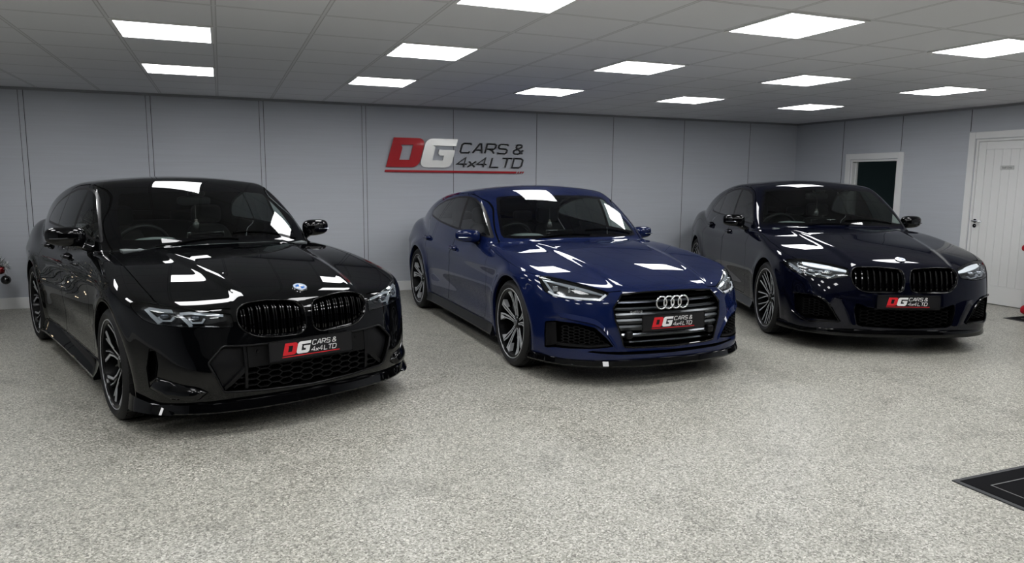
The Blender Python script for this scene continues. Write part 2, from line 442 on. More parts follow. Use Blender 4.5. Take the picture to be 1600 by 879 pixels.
    def _mk(s,V,FF,N,name,mat,parent,sides):
        def mir(V): W=V.copy();W[:,1]*=-1;return W
        FR=[f[::-1] for f in FF]
        if sides=='L': A,B,C=V,FF,N
        elif sides=='R': A,B,C=mir(V),FR,(mir(N) if N is not None else None)
        else:
            onax=np.abs(V[:,1])<2e-5;n=len(V);ridx=np.where(onax,np.arange(n),np.arange(n)+n)
            A=np.concatenate([V,mir(V)]);B=list(FF)+[[int(ridx[i]) for i in f] for f in FR];C=None if N is None else np.concatenate([N,mir(N)])
            if C is not None:
                C[:n][onax,1]=0
        me=bpy.data.meshes.new(name);me.from_pydata([tuple(v) for v in A],[],[tuple(f) for f in B])
        me.materials.append(mat);me.polygons.foreach_set('use_smooth',[True]*len(me.polygons))
        if C is not None:
            C=C/np.linalg.norm(C,axis=1)[:,None];me.normals_split_custom_set_from_vertices([tuple(c) for c in C])
        else: me.set_sharp_from_angle(angle=math.radians(40))
        me.update();o=bpy.data.objects.new(name,me);COL.objects.link(o);o.parent=parent;return o
# ---------- materials
MATS={}
def mat(name,col=(.5,.5,.5),rough=.5,metal=0,coat=0,coatr=.03,emit=None,es=1,spec=.5,trans=0,ior=1.45,aniso=0,alpha=1):
    if name in MATS: return MATS[name]
    m=bpy.data.materials.new(name);m.use_nodes=True;b=m.node_tree.nodes['Principled BSDF']
    b.inputs['Base Color'].default_value=(*col,1);b.inputs['Roughness'].default_value=rough;b.inputs['Metallic'].default_value=metal
    b.inputs['Coat Weight'].default_value=coat;b.inputs['Coat Roughness'].default_value=coatr;b.inputs['Specular IOR Level'].default_value=spec
    b.inputs['IOR'].default_value=ior
    if emit: b.inputs['Emission Color'].default_value=(*emit,1);b.inputs['Emission Strength'].default_value=es
    MATS[name]=m;return m
def glassmat(name,tint,refl=1.0,rough=0.0,ior=1.5):
    """thin pane: see-through with a tint plus a fresnel mirror coat"""
    m=bpy.data.materials.new(name);m.use_nodes=True;nt=m.node_tree;nt.nodes.clear()
    out=nt.nodes.new('ShaderNodeOutputMaterial');mx=nt.nodes.new('ShaderNodeMixShader');tr=nt.nodes.new('ShaderNodeBsdfTransparent');gl=nt.nodes.new('ShaderNodeBsdfGlossy');fr=nt.nodes.new('ShaderNodeFresnel')
    tr.inputs[0].default_value=(*tint,1);gl.inputs[0].default_value=(refl,refl,refl,1);gl.inputs['Roughness'].default_value=rough;
    ge=nt.nodes.new('ShaderNodeNewGeometry');mr=nt.nodes.new('ShaderNodeMapRange');mr.inputs['To Min'].default_value=ior;mr.inputs['To Max'].default_value=1/ior
    nt.links.new(ge.outputs['Backfacing'],mr.inputs[0]);nt.links.new(mr.outputs[0],fr.inputs['IOR'])
    nt.links.new(fr.outputs[0],mx.inputs[0]);nt.links.new(tr.outputs[0],mx.inputs[1]);nt.links.new(gl.outputs[0],mx.inputs[2]);nt.links.new(mx.outputs[0],out.inputs[0])
    MATS[name]=m;return m
def N_(nt,t,**k):
    n=nt.nodes.new(t)
    for a,b in k.items():
        if a.startswith('i_'): n.inputs[int(a[2:]) if a[2:].isdigit() else a[2:]].default_value=b
        else: setattr(n,a,b)
    return n
# ---------- shared car materials
def paint(name,base,metal=0.0,rough=.3,flake=0.0,coat=1.0):
    m=mat(name,base,rough,metal,coat,.008,spec=(.5 if metal>.3 else 0.0));nt=m.node_tree;b=nt.nodes['Principled BSDF']
    if flake:
        v=N_(nt,'ShaderNodeTexVoronoi');v.inputs['Scale'].default_value=900
        tc=N_(nt,'ShaderNodeTexCoord');nt.links.new(tc.outputs['Object'],v.inputs['Vector'])
        mx=N_(nt,'ShaderNodeMix',data_type='RGBA');mx.inputs[6].default_value=(*base,1);mx.inputs[7].default_value=(*[min(1,c*(1+flake)+.01) for c in base],1)
        nt.links.new(v.outputs['Color'],mx.inputs[0]);nt.links.new(mx.outputs[2],b.inputs['Base Color'])
    return m
M_GB=mat('gloss_black',(.002,.002,.0025),.5,0,1,.02,spec=0)
M_WB=mat('wheel_black',(.004,.004,.0045),.32,0,.35,.1,spec=.15)
M_SB=mat('satin_black',(.007,.007,.008),.35,spec=.3)
M_MB=mat('matt_black_plastic',(.005,.005,.0055),.6,spec=.25)
M_DK=mat('dark_void',(.002,.002,.002),.9,spec=.1)
M_RUB=mat('tyre_rubber',(.012,.012,.013),.62)
M_SIL=mat('machined_alloy',(.50,.51,.53),.35,.25)
M_CHR=mat('chrome',(.82,.83,.85),.07,1)
M_ALU=mat('dark_chrome',(.22,.23,.25),.22,1)
M_DISC=mat('brake_steel',(.35,.35,.36),.35,1)
M_WH=mat('plate_white',(.80,.80,.80),.35)
M_RED=mat('plate_red',(.62,.02,.03),.35)
M_PLB=mat('plate_black',(.010,.010,.012),.30)
M_BLUE=mat('badge_blue',(.03,.16,.55),.25,coat=1)
M_DRL=mat('light_guide',(.30,.32,.34),.25,.3,coat=.5,emit=(.8,.9,1),es=.03)
M_LENS=mat('projector_lens',(.05,.06,.08),.03,.3,coat=1)
M_INT=mat('cabin_fabric',(.016,.016,.018),.75)
M_DASH=mat('dash_plastic',(.14,.155,.155),.6)  # lightened to stand for the dash's reflection in the windscreen
M_CAL=mat('caliper_grey',(.10,.10,.11),.4,.5)
glassmat('clear_lamp_glass',(.93,.95,.96));glassmat('windscreen_glass',(.80,.87,.84),ior=1.55);glassmat('privacy_glass',(.12,.13,.13),ior=2.0);glassmat('front_side_glass',(.72,.80,.77),ior=1.75)
GL=MATS
FRONT=(1,2);SIDE=(0,2);TOP=(0,1)

def logo_strokes():
    """strokes of CARS & / 4x4 LTD on unit-height italic capitals: (x,y) polylines"""
    C=lambda:[[(.80,.85),(.72,1),(.15,1),(0,.85),(0,.15),(.12,0),(.70,0),(.80,.15)]]
    A=lambda:[[(0,0),(.42,1),(.55,1),(.80,0)],[(.16,.32),(.72,.32)]]
    R_=lambda:[[(0,0),(0,1),(.68,1),(.80,.88),(.80,.58),(.68,.46),(0,.46)],[(.45,.46),(.80,0)]]
    S_=lambda:[[(.80,.86),(.70,1),(.12,1),(0,.88),(0,.64),(.12,.53),(.68,.50),(.80,.38),(.80,.13),(.68,0),(.10,0),(0,.14)]]
    AM=lambda:[[(.85,0),(.15,.72),(.15,.90),(.25,1),(.52,1),(.62,.90),(.62,.74),(.05,.38),(0,.25),(.05,.06),(.18,0),(.45,0),(.62,.08),(.82,.42)]]
    F4=lambda:[[(.62,0),(.62,1),(0,.30),(.84,.30)]]
    X=lambda:[[(0,0),(.60,.60)],[(0,.60),(.60,0)]]
    L_=lambda:[[(0,1),(0,0),(.72,0)]]
    T_=lambda:[[(0,1),(.84,1)],[(.42,1),(.42,0)]]
    D_=lambda:[[(0,0),(0,1),(.62,1),(.82,.82),(.82,.18),(.62,0),(0,0)]]
    return [(0,1.5,[(C(),1.08),(A(),1.06),(R_(),1.08),(S_(),1.40),(AM(),1)]),(0,0,[(F4(),.98),(X(),.72),(F4(),1.22),(L_(),.92),(T_(),1.02),(D_(),1)])]
def stroke_poly(L,w):
    """mitred outline quads of a stroke (list of quads)"""
    L=np.array(L,float);n=len(L);closed=np.allclose(L[0],L[-1]);out=[]
    if closed: L=L[:-1];n=len(L)
    A=[];B=[]
    for i in range(n):
        p=L[i];e0=nrm(p-L[i-1]) if (i>0 or closed) else None;e1=nrm(L[(i+1)%n]-p) if (i<n-1 or closed) else None
        if e0 is None:e0=e1
        if e1 is None:e1=e0
        n0=np.array([-e0[1],e0[0]]);n1=np.array([-e1[1],e1[0]]);m=n0+n1;m=m*2/max(m@m,.8);A.append(p+m*w);B.append(p-m*w)
    for i in range(n if closed else n-1):
        j=(i+1)%n;out.append([A[i],B[i],B[j],A[j]])
    return out
def _arc(cx,cy,r,a0,a1,n=6): return [(cx+r*math.cos(math.radians(a0+(a1-a0)*i/n)),cy+r*math.sin(math.radians(a0+(a1-a0)*i/n))) for i in range(n+1)]
D_OUT=[(0,0)]+_arc(.80,.22,.22,-90,0)+_arc(.80,.78,.22,0,90)+[(.02,1)]
D_IN=[(.36,.25),(.36,.66),(.30,.76),(.68,.76),(.68,.25)]
G_OUT=_arc(.80,.22,.22,-90,0)+[(1.02,.62),(.50,.62),(.50,.50),(.56,.42),(.70,.42),(.70,.25),(.36,.25),(.36,.70),(.30,.76),(1.02,.76),(1.02,1)]+_arc(.22,.78,.22,90,180)+_arc(.22,.22,.22,180,270)
def draw_logo(o,u,v,w,size,thick,objs,sh=.22,wid=.16,hr=.33,xs=1.18,ul=5.08,slash=False):
    """objs: dict D,G_,T,U -> G accumulators; size = letter height"""
    o,u,v,w=[np.array(a,float) for a in(o,u,v,w)]
    sk=lambda P:[(x+sh*y,y) for x,y in P]
    S=size
    objs['D'].extrude(sk(D_OUT),o,u*S*1.12,v*S,w*thick,holes=[sk(D_IN)])
    objs['G'].extrude(sk(G_OUT),o+u*S*1.17,u*S*1.12,v*S,w*thick)
    h=S*hr
    for ox,oy,row in logo_strokes():
        x=0
        for strokes,adv in row:
            for L in strokes:
                L2=[(px+x+sh*1.15*(py+oy)*.8,py+oy) for px,py in L]
                for q in stroke_poly(L2,wid*.5):
                    P=[o+u*S*2.52+u*a*h*xs+v*(b*h+S*.04) for a,b in q];P2=[p+w*thick for p in P]
                    objs['T'].add(P+P2,[(4,5,6,7),(0,1,5,4),(1,2,6,5),(2,3,7,6),(3,0,4,7)])
            x+=adv
    e=ul-(.32 if slash else 0)
    objs['U'].extrude([(0,0),(e-.03,0),(e,.07),(.03,.07)],o+v*(-S*.17)+u*(-S*.05),u*S*1.04,v*S,w*thick)
    if slash:
        for k in range(3): objs['U'].extrude([(e+.02+k*.09,0),(e+.06+k*.09,0),(e+.10+k*.09,.07),(e+.06+k*.09,.07)],o+v*(-S*.17)+u*(-S*.05),u*S*1.04,v*S,w*thick)

def wheel(parent,pos,side,Rt,Rr,design,width=.245):
    """wheel centred at pos, outer face towards side (+1 left / -1 right)"""
    g=G();hw=width/2
    ro=lambda: (0,0,0 if side>0 else PI)
    # rim: barrel, lip, hub, spokes
    g.lathe([(Rr-.022,hw-.012),(Rr-.034,.02),(Rr-.045,-hw+.02),(Rr-.02,-hw+.005),(Rr,-hw+.003)],n=72,mi=0)
    g.lathe([(Rr+.002,hw-.008),(Rr+.001,hw-.003),(Rr-.002,hw-.001),(Rr-.005,hw-.004)],n=96,mi=1)
    g.lathe([(Rr-.005,hw-.004),(Rr-.007,hw-.010),(Rr-.022,hw-.014)],n=96,mi=0)
    dish=lambda r:.058+.048*(min(r,Rr)/Rr)**1.6
    def P3(x,z,off=0):
        r=math.hypot(x,z);return (x,dish(r)+off,z)
    def plate(poly,t0,t1,mi,hole=None):
        d=[];n=len(poly)
        for i in range(n):
            a,b=np.array(poly[i],float),np.array(poly[(i+1)%n],float);k=max(1,int(np.linalg.norm(b-a)/.03))
            d+=[tuple(a+(b-a)*j/k) for j in range(k)]
        V2,F=tri(d);nn=len(V2);A=[P3(x,z,t1) for x,z in V2];B=[P3(x,z,t0) for x,z in V2]
        fs=[tuple(f) for f in F]+[tuple(nn+i for i in f[::-1]) for f in F];E={}
        for f in F:
            for i in range(len(f)):E[(f[i],f[(i+1)%len(f)])]=1
        for (a,b) in E:
            if (b,a) not in E: fs.append((b,a,nn+a,nn+b))
        g.add(A+B,fs,mi)
    def pol(r,deg): a=math.radians(deg);return np.array([r*math.cos(a),r*math.sin(a)])
    def arm(pts,w,t0,t1,mi):
        """pts [(r,deg)...]; w half-width list"""
        L=np.array([pol(*p) for p in pts]);T=np.gradient(L,axis=0);T/=np.linalg.norm(T,axis=1)[:,None];Nn=np.stack([-T[:,1],T[:,0]],-1);w=np.broadcast_to(np.array(w,float),(len(L),))[:,None]
        plate(list(L+Nn*w)+list((L-Nn*w)[::-1]),t0,t1,mi)
    Rz=Rr-.010;K=5
    for k in range(K):
        a0=90+72*k
        if design=='Y':
            for s_ in(-1,1):
                pts=[(.05,a0+s_*14),(.13,a0+s_*8),(.185,a0+s_*10),(Rz,a0+s_*24)]
                arm(pts,[.012,.009,.009,.013],-.035,0,0)
                arm([(.07,a0+s_*13),(.13,a0+s_*9.5),(.185,a0+s_*12),(Rz,a0+s_*26)],[.0035,.0046,.0060,.0085],-.004,.002,1)
                arm([(.13,a0+s_*4),(.2,a0+s_*5.5),(Rz,a0+s_*9)],[.004,.006,.008],-.03,-.006,0)
                arm([(.15,a0+s_*6.2),(.2,a0+s_*6.8),(Rz,a0+s_*11)],[.0018,.0024,.0034],-.012,-.004,1)
            arm([(.06,a0+36),(.15,a0+36)],[.012,.004],-.04,-.008,0)
        elif design=='blade':
            for s_ in(-1,1):
                arm([(.045,a0+s_*16),(.12,a0+s_*9),(.2,a0+s_*11),(Rz,a0+s_*17)],[.012,.010,.012,.024],-.035,0,0)
                arm([(.06,a0+s_*10),(.12,a0+s_*6.0),(.2,a0+s_*7.0),(Rz,a0+s_*10)],[.0032,.0044,.0056,.0072],-.004,.002,1)
                q=[pol(Rz,a0+s_*11),pol(Rz,a0+s_*23),pol(.70*Rz,a0+s_*13.5)]
                if area(q)<0:q=q[::-1]
                plate(q,-.03,.002,1)
                arm([(.06,a0+s_*22),(.12,a0+s_*14),(.72*Rz,a0+s_*14.5)],[.0026,.0034,.0046],-.004,.002,1)
        else:
            for s_ in(-1,1):
                arm([(.05,a0+s_*15),(.12,a0+s_*9),(Rz,a0+s_*13)],[.010,.007,.009],-.035,0,0)
                arm([(.06,a0+s_*15),(.12,a0+s_*10),(Rz,a0+s_*14.5)],[.0032,.0044,.0058],-.004,.002,1)
                arm([(.06,a0+s_*22),(.11,a0+s_*19),(Rz,a0+s_*29)],[.009,.006,.009],-.035,-.002,0)
                arm([(.08,a0+s_*21),(.11,a0+s_*20),(Rz,a0+s_*30.5)],[.0026,.0032,.0044],-.006,.001,1)
    g.lathe([(.0,.076),(.030,.076),(.034,.068),(.058,.062),(.066,.030),(.07,-.02),(.02,-.03)],n=40,mi=0)
    for k in range(5):
        a=math.radians(90+36+72*k);g.lathe([(0,.068),(.007,.068),(.009,.062),(.010,.055)],c=(.047*math.sin(a),0,.047*math.cos(a)),n=10,mi=1)
    w=g.obj('wheel',[M_WB,M_SIL],parent,angle=30);w.location=pos;w.rotation_euler=ro()
    t=G();m=(Rr+Rt)/2
    prof=[(Rr-.004,hw-.016),(Rr+.004,hw-.004),(Rr+.012,hw+.002),(m,hw+.006),(Rt-.018,hw-.002),(Rt-.006,hw-.014),(Rt-.001,hw-.030)]
    for yy in(.045,.015,-.015,-.045):
        prof+=[(Rt,yy+.0052),(Rt-.007,yy+.004),(Rt-.007,yy-.004),(Rt,yy-.0052)]
    prof+=[(Rt-.001,-hw+.030),(Rt-.008,-hw+.012),(m,-hw),(Rr,-hw+.01)]
    t.lathe(prof,n=96)
    for k in range(72):   # shoulder sipes
        a=2*PI*k/72
        for s_ in(-1,1):
            c=np.array([(Rt-.001)*math.sin(a),s_*(hw-.034),(Rt-.001)*math.cos(a)]);R3=[[math.cos(a),0,math.sin(a)],[0,1,0],[-math.sin(a),0,math.cos(a)]]
            t.box(c,(.018,.026,.004),R3)
    t.obj('tyre',M_RUB,w,angle=40)
    d=G();rd=Rr*.70
    d.lathe([(.06,.006),(rd,.006),(rd,-.022),(.06,-.022)],c=(0,.005,0),n=64);d.lathe([(0,.03),(.075,.03),(.08,.0)],n=32)
    d.obj('brake_disc',M_DISC,w,angle=30)
    c=G();n=14;A=[]
    for i in range(n+1):
        a=math.radians(115+70*i/n) if side>0 else math.radians(-5+70*i/n)
        A.append([(rd-.012)*math.cos(a),.03,(rd-.012)*math.sin(a)])
    rad=np.array(A);rad[:,1]=0;rad/=np.linalg.norm(rad,axis=1)[:,None]
    c.bar(A,rad*.038,[(0,-.06,0)]*(n+1));c.obj('brake_caliper',M_CAL,w,bevel=.006)
    cc=G();cc.lathe([(0,.0785),(.026,.0785),(.028,.076)],n=28);cc.obj('centre_cap',M_ALU if design=='blade' else M_WB,w)
    return w

def conf(F,poly,o0,o1,g,ydir=1,grid=.02,mi=0,axis='x',step=.02,offs=None,only_front=False):
    """plate following the nose: polygon in (y,z); o1 front, o0 back offsets along the outward direction"""
    P=dens(poly,step,True);V2,Fc=tri(P,(),grid)
    S=F.fx(V2[:,0],V2[:,1]);bad=np.isnan(S[:,0])
    if bad.any():
        gd=np.where(~bad)[0]
        for i in np.where(bad)[0]:
            j=gd[np.argmin(((V2[gd]-V2[i])**2).sum(1))];S[i]=S[j];S[i,1:]=V2[i]
    N=np.array([[1.,0,0]])*np.ones((len(S),1)) if axis=='x' else F.normal(S)
    ob=np.zeros(len(S)) if offs is None else offs(V2)
    A=S+N*(o1+ob)[:,None];n=len(A);fs=[tuple(f) for f in Fc]
    if only_front: Al=A
    else:
        B=S+N*(o0+ob*0)[:,None];Al=np.concatenate([A,B]);fs+=[tuple(n+i for i in f[::-1]) for f in Fc];E={}
        for f in Fc:
            for i in range(len(f)):E[(f[i],f[(i+1)%len(f)])]=1
        for (a,b) in E:
            if (b,a) not in E: fs.append((b,a,n+a,n+b))
    Al=Al.copy();Al[:,1]*=ydir
    if ydir<0: fs=[f[::-1] for f in fs]
    g.add(Al,fs,mi);return g
def onsurf(F,L,off=0,axis='x',step=.02,closed=False):
    L=dens(L,step,closed);S=F.fx(L[:,0],L[:,1])
    for i in range(len(S)):
        if np.isnan(S[i,0]): S[i]=S[i-1] if i else S[i]
    N=np.array([[1.,0,0]])*np.ones((len(S),1)) if axis=='x' else F.normal(S)
    return S+N*off
def mirY(P,s): P=np.array(P,float).copy();P[...,1]*=s;return P

def superell(g,c,r,e=(.6,.6),n=(28,18),f=None,mi=0,half=None):
    vs=[];nu,nv=n
    sp=lambda t,p:math.copysign(abs(t)**p,t)
    for j in range(nv+1):
        ph=-PI/2+PI*j/nv
        for i in range(nu):
            th=2*PI*i/nu;x=r[0]*sp(math.cos(ph),e[1])*sp(math.cos(th),e[0]);y=r[1]*sp(math.cos(ph),e[1])*sp(math.sin(th),e[0]);z=r[2]*sp(math.sin(ph),e[1])
            if f: x,y,z=f(x,y,z)
            vs.append((c[0]+x,c[1]+y,c[2]+z))
    fs=[(j*nu+i,j*nu+(i+1)%nu,(j+1)*nu+(i+1)%nu,(j+1)*nu+i) for j in range(nv) for i in range(nu)]
    return g.add(vs,fs,mi)

def mirror_pod(car,F,pos,side,paintm,r=(.075,.120,.070),stalk=True):
    x,y,z=pos;root=None
    g=G()
    def f(a,b,c):
        # blunt back (glass), bulging front, tapering to the tip
        t=(b/r[1]+1)/2
        a=a*(1.0 if a>0 else .35)*(1-.25*t*t);c=c*(1-.16*t*t)-.010*(1-t);a-=.035*t*t
        return a,b*side,c
    superell(g,(x,y*side,z),r,(.75,.62),(36,24),f)
    o=g.obj('wing_mirror',paintm,car,angle=180)
    g=G();superell(g,(x-.018,y*side,z-.006),(.012,r[1]*.86,r[2]*.80),(.5,.5),(28,14),lambda a,b,c:(a-.035*((b/r[1]+1)/2)**2,b*side,c*(1-.16*((b/r[1]+1)/2)**2)));g.obj('mirror_glass',M_CHR,o,angle=60)
    g=G();y0=y-r[1]*.9
    P=smooth_line([(x-.01,(y0+.06)*side,z-r[2]*.7),(x+.0,(y0+.0)*side,z-r[2]-.012),(x+.035,(y0-.05)*side,z-r[2]-.035),(x+.05,(y0-.12)*side,z-r[2]-.05)],4)
    g.tube(P,[.026]*len(P),8,up=(1,0,0),sy=1.5);g.obj('mirror_arm',M_GB,o)
    g=G();P=smooth_line([(x+.055,(y-r[1]*.8)*side,z-.012),(x+.068,y*side,z-.014),(x+.034,(y+r[1]*.85)*side,z-.016)],6)
    g.tube(P,.004,6);g.obj('mirror_indicator_strip',M_ALU,o)
    return o

def seat(car,x,y,zb,h=.62,w=.50,back_only=False):
    g=G();superell(g,(x,y,zb+h/2),(.07,w/2,h/2),(.5,.45),(24,16),lambda a,b,c:(a-.28*(c/h+.5)-.03*(b/w)**2,b*(1-.25*(c/h+.5)),c))
    if not back_only: superell(g,(x+.26,y,zb+.02),(.28,w/2,.08),(.5,.5),(24,12))
    o=g.obj('seat',M_INT,car,angle=180)
    g=G();superell(g,(x-.30,y,zb+h+.085),(.045,.13,.085),(.5,.5),(20,12))
    for s_ in(-.05,.05): g.tube([(x-.29,y+s_,zb+h-.06),(x-.295,y+s_,zb+h+.05)],.006,6)
    g.obj('headrest',M_INT,o,angle=180)

def interior(car,C):
    xd=C['dash_x'];zd=C['dash_z'];g=G()
    prof=[(xd+.42,zd+.005),(xd+.2,zd+.015),(xd+.06,zd+.01),(xd,zd-.03),(xd-.02,zd-.10),(xd+.05,zd-.3),(xd+.42,zd-.4)]
    ys=np.linspace(-.66,.66,15);V=[];n=len(prof)
    for y in ys:
        hump=.055*math.exp(-((y+.37)/.17)**4)
        for i,(a,b) in enumerate(prof): V.append((a-.06*(1-(y/.66)**2)*(0 if i in(0,6) else 0),y,b+(hump if i in(1,2) else (hump*.6 if i==3 else 0))))
    fs=[(j*n+i,j*n+(i+1)%n,(j+1)*n+(i+1)%n,(j+1)*n+i) for j in range(len(ys)-1) for i in range(n)]
    fs+=[tuple(range(n)),tuple((len(ys)-1)*n+i for i in range(n))]
    g.add(V,fs);d=g.obj('dashboard',M_DASH,car,angle=50)
    g=G();g.box((xd-.0,0.02,zd+.035),(.015,.28,.10));g.obj('infotainment_screen',M_GB,d,bevel=.006)
    # steering wheel (right-hand drive)
    sx,sy_,sz=C['wheel_pos'];R_=.185;tilt=math.radians(24);g=G();L=[]
    for i in range(40):
        a=2*PI*i/40;b=R_*math.cos(a);h=R_*math.sin(a);L.append((sx-h*math.sin(tilt)*-1*-1,sy_+b,sz+h*math.cos(tilt)))
    L=[(sx-(p[2]-sz)*math.tan(tilt)*-1*0-(p[2]-sz)*math.tan(tilt)*-0.0+ (p[2]-sz)*math.tan(tilt),p[1],p[2]) for p in L]
    g.tube(L,.0165,10,closed=True)
    superell(g,(sx,sy_,sz),(.03,.075,.06),(.6,.6),(16,10))
    for q in((-.17,0),(.17,0),(0,-.17)):
        g.tube([(sx,sy_,sz),(sx+q[1]*math.tan(tilt),sy_+q[0],sz+q[1]*math.cos(tilt))],.016,8)
    g.obj('steering_wheel',M_SB,car)
    for y in(-.37,.37): seat(car,C['seat_x'],y,C['seat_z'])
    g=G();xr=C['rear_x'];superell(g,(xr,0,C['seat_z']+.30),(.09,.62,.33),(.3,.4),(32,14),lambda a,b,c:(a-.18*(c/.6+.5),b*(1-.12*(c/.6+.5)),c));o=g.obj('rear_seat',M_INT,car,angle=180)
    for y in(-.38,.38):
        g=G();superell(g,(xr-.2,y,C['seat_z']+.66),(.04,.12,.06),(.5,.5),(18,10));g.obj('headrest',M_INT,o,angle=180)
    g=G();mx,mz=C['rvm'];superell(g,(mx,0,mz),(.022,.125,.036),(.5,.5),(24,12));g.tube([(mx,0,mz+.02),(mx+.03,0,mz+.07)],.012,8);superell(g,(mx+.06,0,mz+.055),(.05,.06,.02),(.5,.5),(16,8))
    g.obj('rear_view_mirror',M_SB,car,angle=60)

def roundel(car,F,r=.041,y=0,x=.67,tilt=None):
    z=float(F.tz([x],[0])[0,2]);N=F.normal(np.array([[x,0,z]]))[0];T=nrm(np.cross([0,1,0],N));B=np.cross(N,T)  # T points forward-down? 
    O=np.array([x,0,z])+N*.004
    def disc(g,r0,r1,a0,a1,h,mi=0,n=24):
        V=[];k=max(2,int(n*(a1-a0)/(2*PI)));fs=[]
        for i in range(k+1):
            a=a0+(a1-a0)*i/k;d=T*math.cos(a)+B*math.sin(a);V+=[O+d*r0+N*h,O+d*r1+N*h,O+d*r1-N*.006,O+d*r0-N*.006]
        for i in range(k):
            b=i*4;c=b+4;fs+=[(b,b+1,c+1,c),(b+1,b+2,c+2,c+1),(b+3,b,c,c+3)]
        g.add(V,fs,mi)
    g=G();disc(g,r*.93,r,0,2*PI,.004,n=48);disc(g,r*.60,r*.64,0,2*PI,.0035,n=40);e=g.obj('emblem',M_CHR,car,angle=30)
    g=G();disc(g,r*.64,r*.93,0,2*PI,.002,n=40);g.obj('emblem_ring',mat('badge_ring',(.55,.65,.85),.3,.2),e)
    g=G();disc(g,0,r*.6,0,PI/2,.003);disc(g,0,r*.6,PI,1.5*PI,.003);g.obj('blue_quarters',M_BLUE,e)
    g=G();disc(g,0,r*.6,PI/2,PI,.003);disc(g,0,r*.6,1.5*PI,2*PI,.003);g.obj('white_quarters',M_WH,e)

def number_plate(car,c,N,w=.52,h=.111):
    N=nrm(N);u=nrm(np.cross([0,0,1],N));v=np.cross(N,u);c=np.array(c,float)
    g=G();g.extrude(rnd([(-w/2,-h/2),(w/2,-h/2),(w/2,h/2),(-w/2,h/2)],.008),c,u,v,N*.006);p=g.obj('number_plate',M_PLB,car,angle=30)
    g=G();o=c+N*.004
    for s_ in(-1,1):
        g.extrude([(-w/2-.004,s_*(h/2+.002)),(w/2+.004,s_*(h/2+.002)),(w/2+.004,s_*(h/2+.006)),(-w/2-.004,s_*(h/2+.006))],c,u,v,N*.008)
        g.extrude([(s_*(w/2),-h/2-.006),(s_*(w/2+.005),-h/2-.006),(s_*(w/2+.005),h/2+.006),(s_*w/2,h/2+.006)],c,u,v,N*.008)
    g.obj('plate_surround',M_SB,p)
    gs=dict(D=G(),G=G(),T=G(),U=G());S=.070
    draw_logo(c+N*.0061-u*.185-v*.030,u,v,N,S,.0012,gs,wid=.135,hr=.375,xs=1.06,ul=5.0)
    gs['D'].obj('letter_d',M_RED,p,angle=30);gs['G'].obj('letter_g',M_WH,p,angle=30);gs['T'].obj('plate_lettering',M_WH,p,smooth=False,fixn=False);gs['U'].obj('plate_underline',M_RED,p,smooth=False)
    return p

def ringpts(F,z,angs,x0=0.0):
    a=np.radians(angs);D=np.stack([np.cos(a),np.sin(a),0*a],-1);O=np.tile([[x0,0,z]],(len(a),1)).astype(float)
    return F.march(O+D*1.6,-D,0,1.6,160)
def splitter(car,F,zs,prof,a1=68,name='front_splitter',m=None,wing=None,x0=0.0):
    """sweeps prof [(out,z)] round the nose"""
    ang=np.linspace(-a1,a1,91);B=ringpts(F,zs,ang,x0);ok=~np.isnan(B[:,0]);B=B[ok];ang=ang[ok]
    for _ in range(60):
        B[1:-1]=(B[:-2]+2*B[1:-1]+B[2:])/4
    T=np.gradient(B,axis=0);T[:,2]=0;T/=np.linalg.norm(T,axis=1)[:,None];Nn=np.stack([T[:,1],-T[:,0],0*T[:,0]],-1)
    g=G();rows=[]
    for (o,z) in prof:
        R_=B+Nn*o;R_[:,2]=z if not callable(z) else [z(a) for a in ang];rows.append(R_)
    n=len(B);k=len(rows);V=np.concatenate(rows);fs=[]
    for j in range(k):
        for i in range(n-1): fs.append((j*n+i,j*n+i+1,((j+1)%k)*n+i+1,((j+1)%k)*n+i))
    fs.append(tuple(j*n for j in range(k)));fs.append(tuple(j*n+n-1 for j in range(k))[::-1])
    g.add(V,fs);return g.obj(name,m or M_GB,car,angle=30)

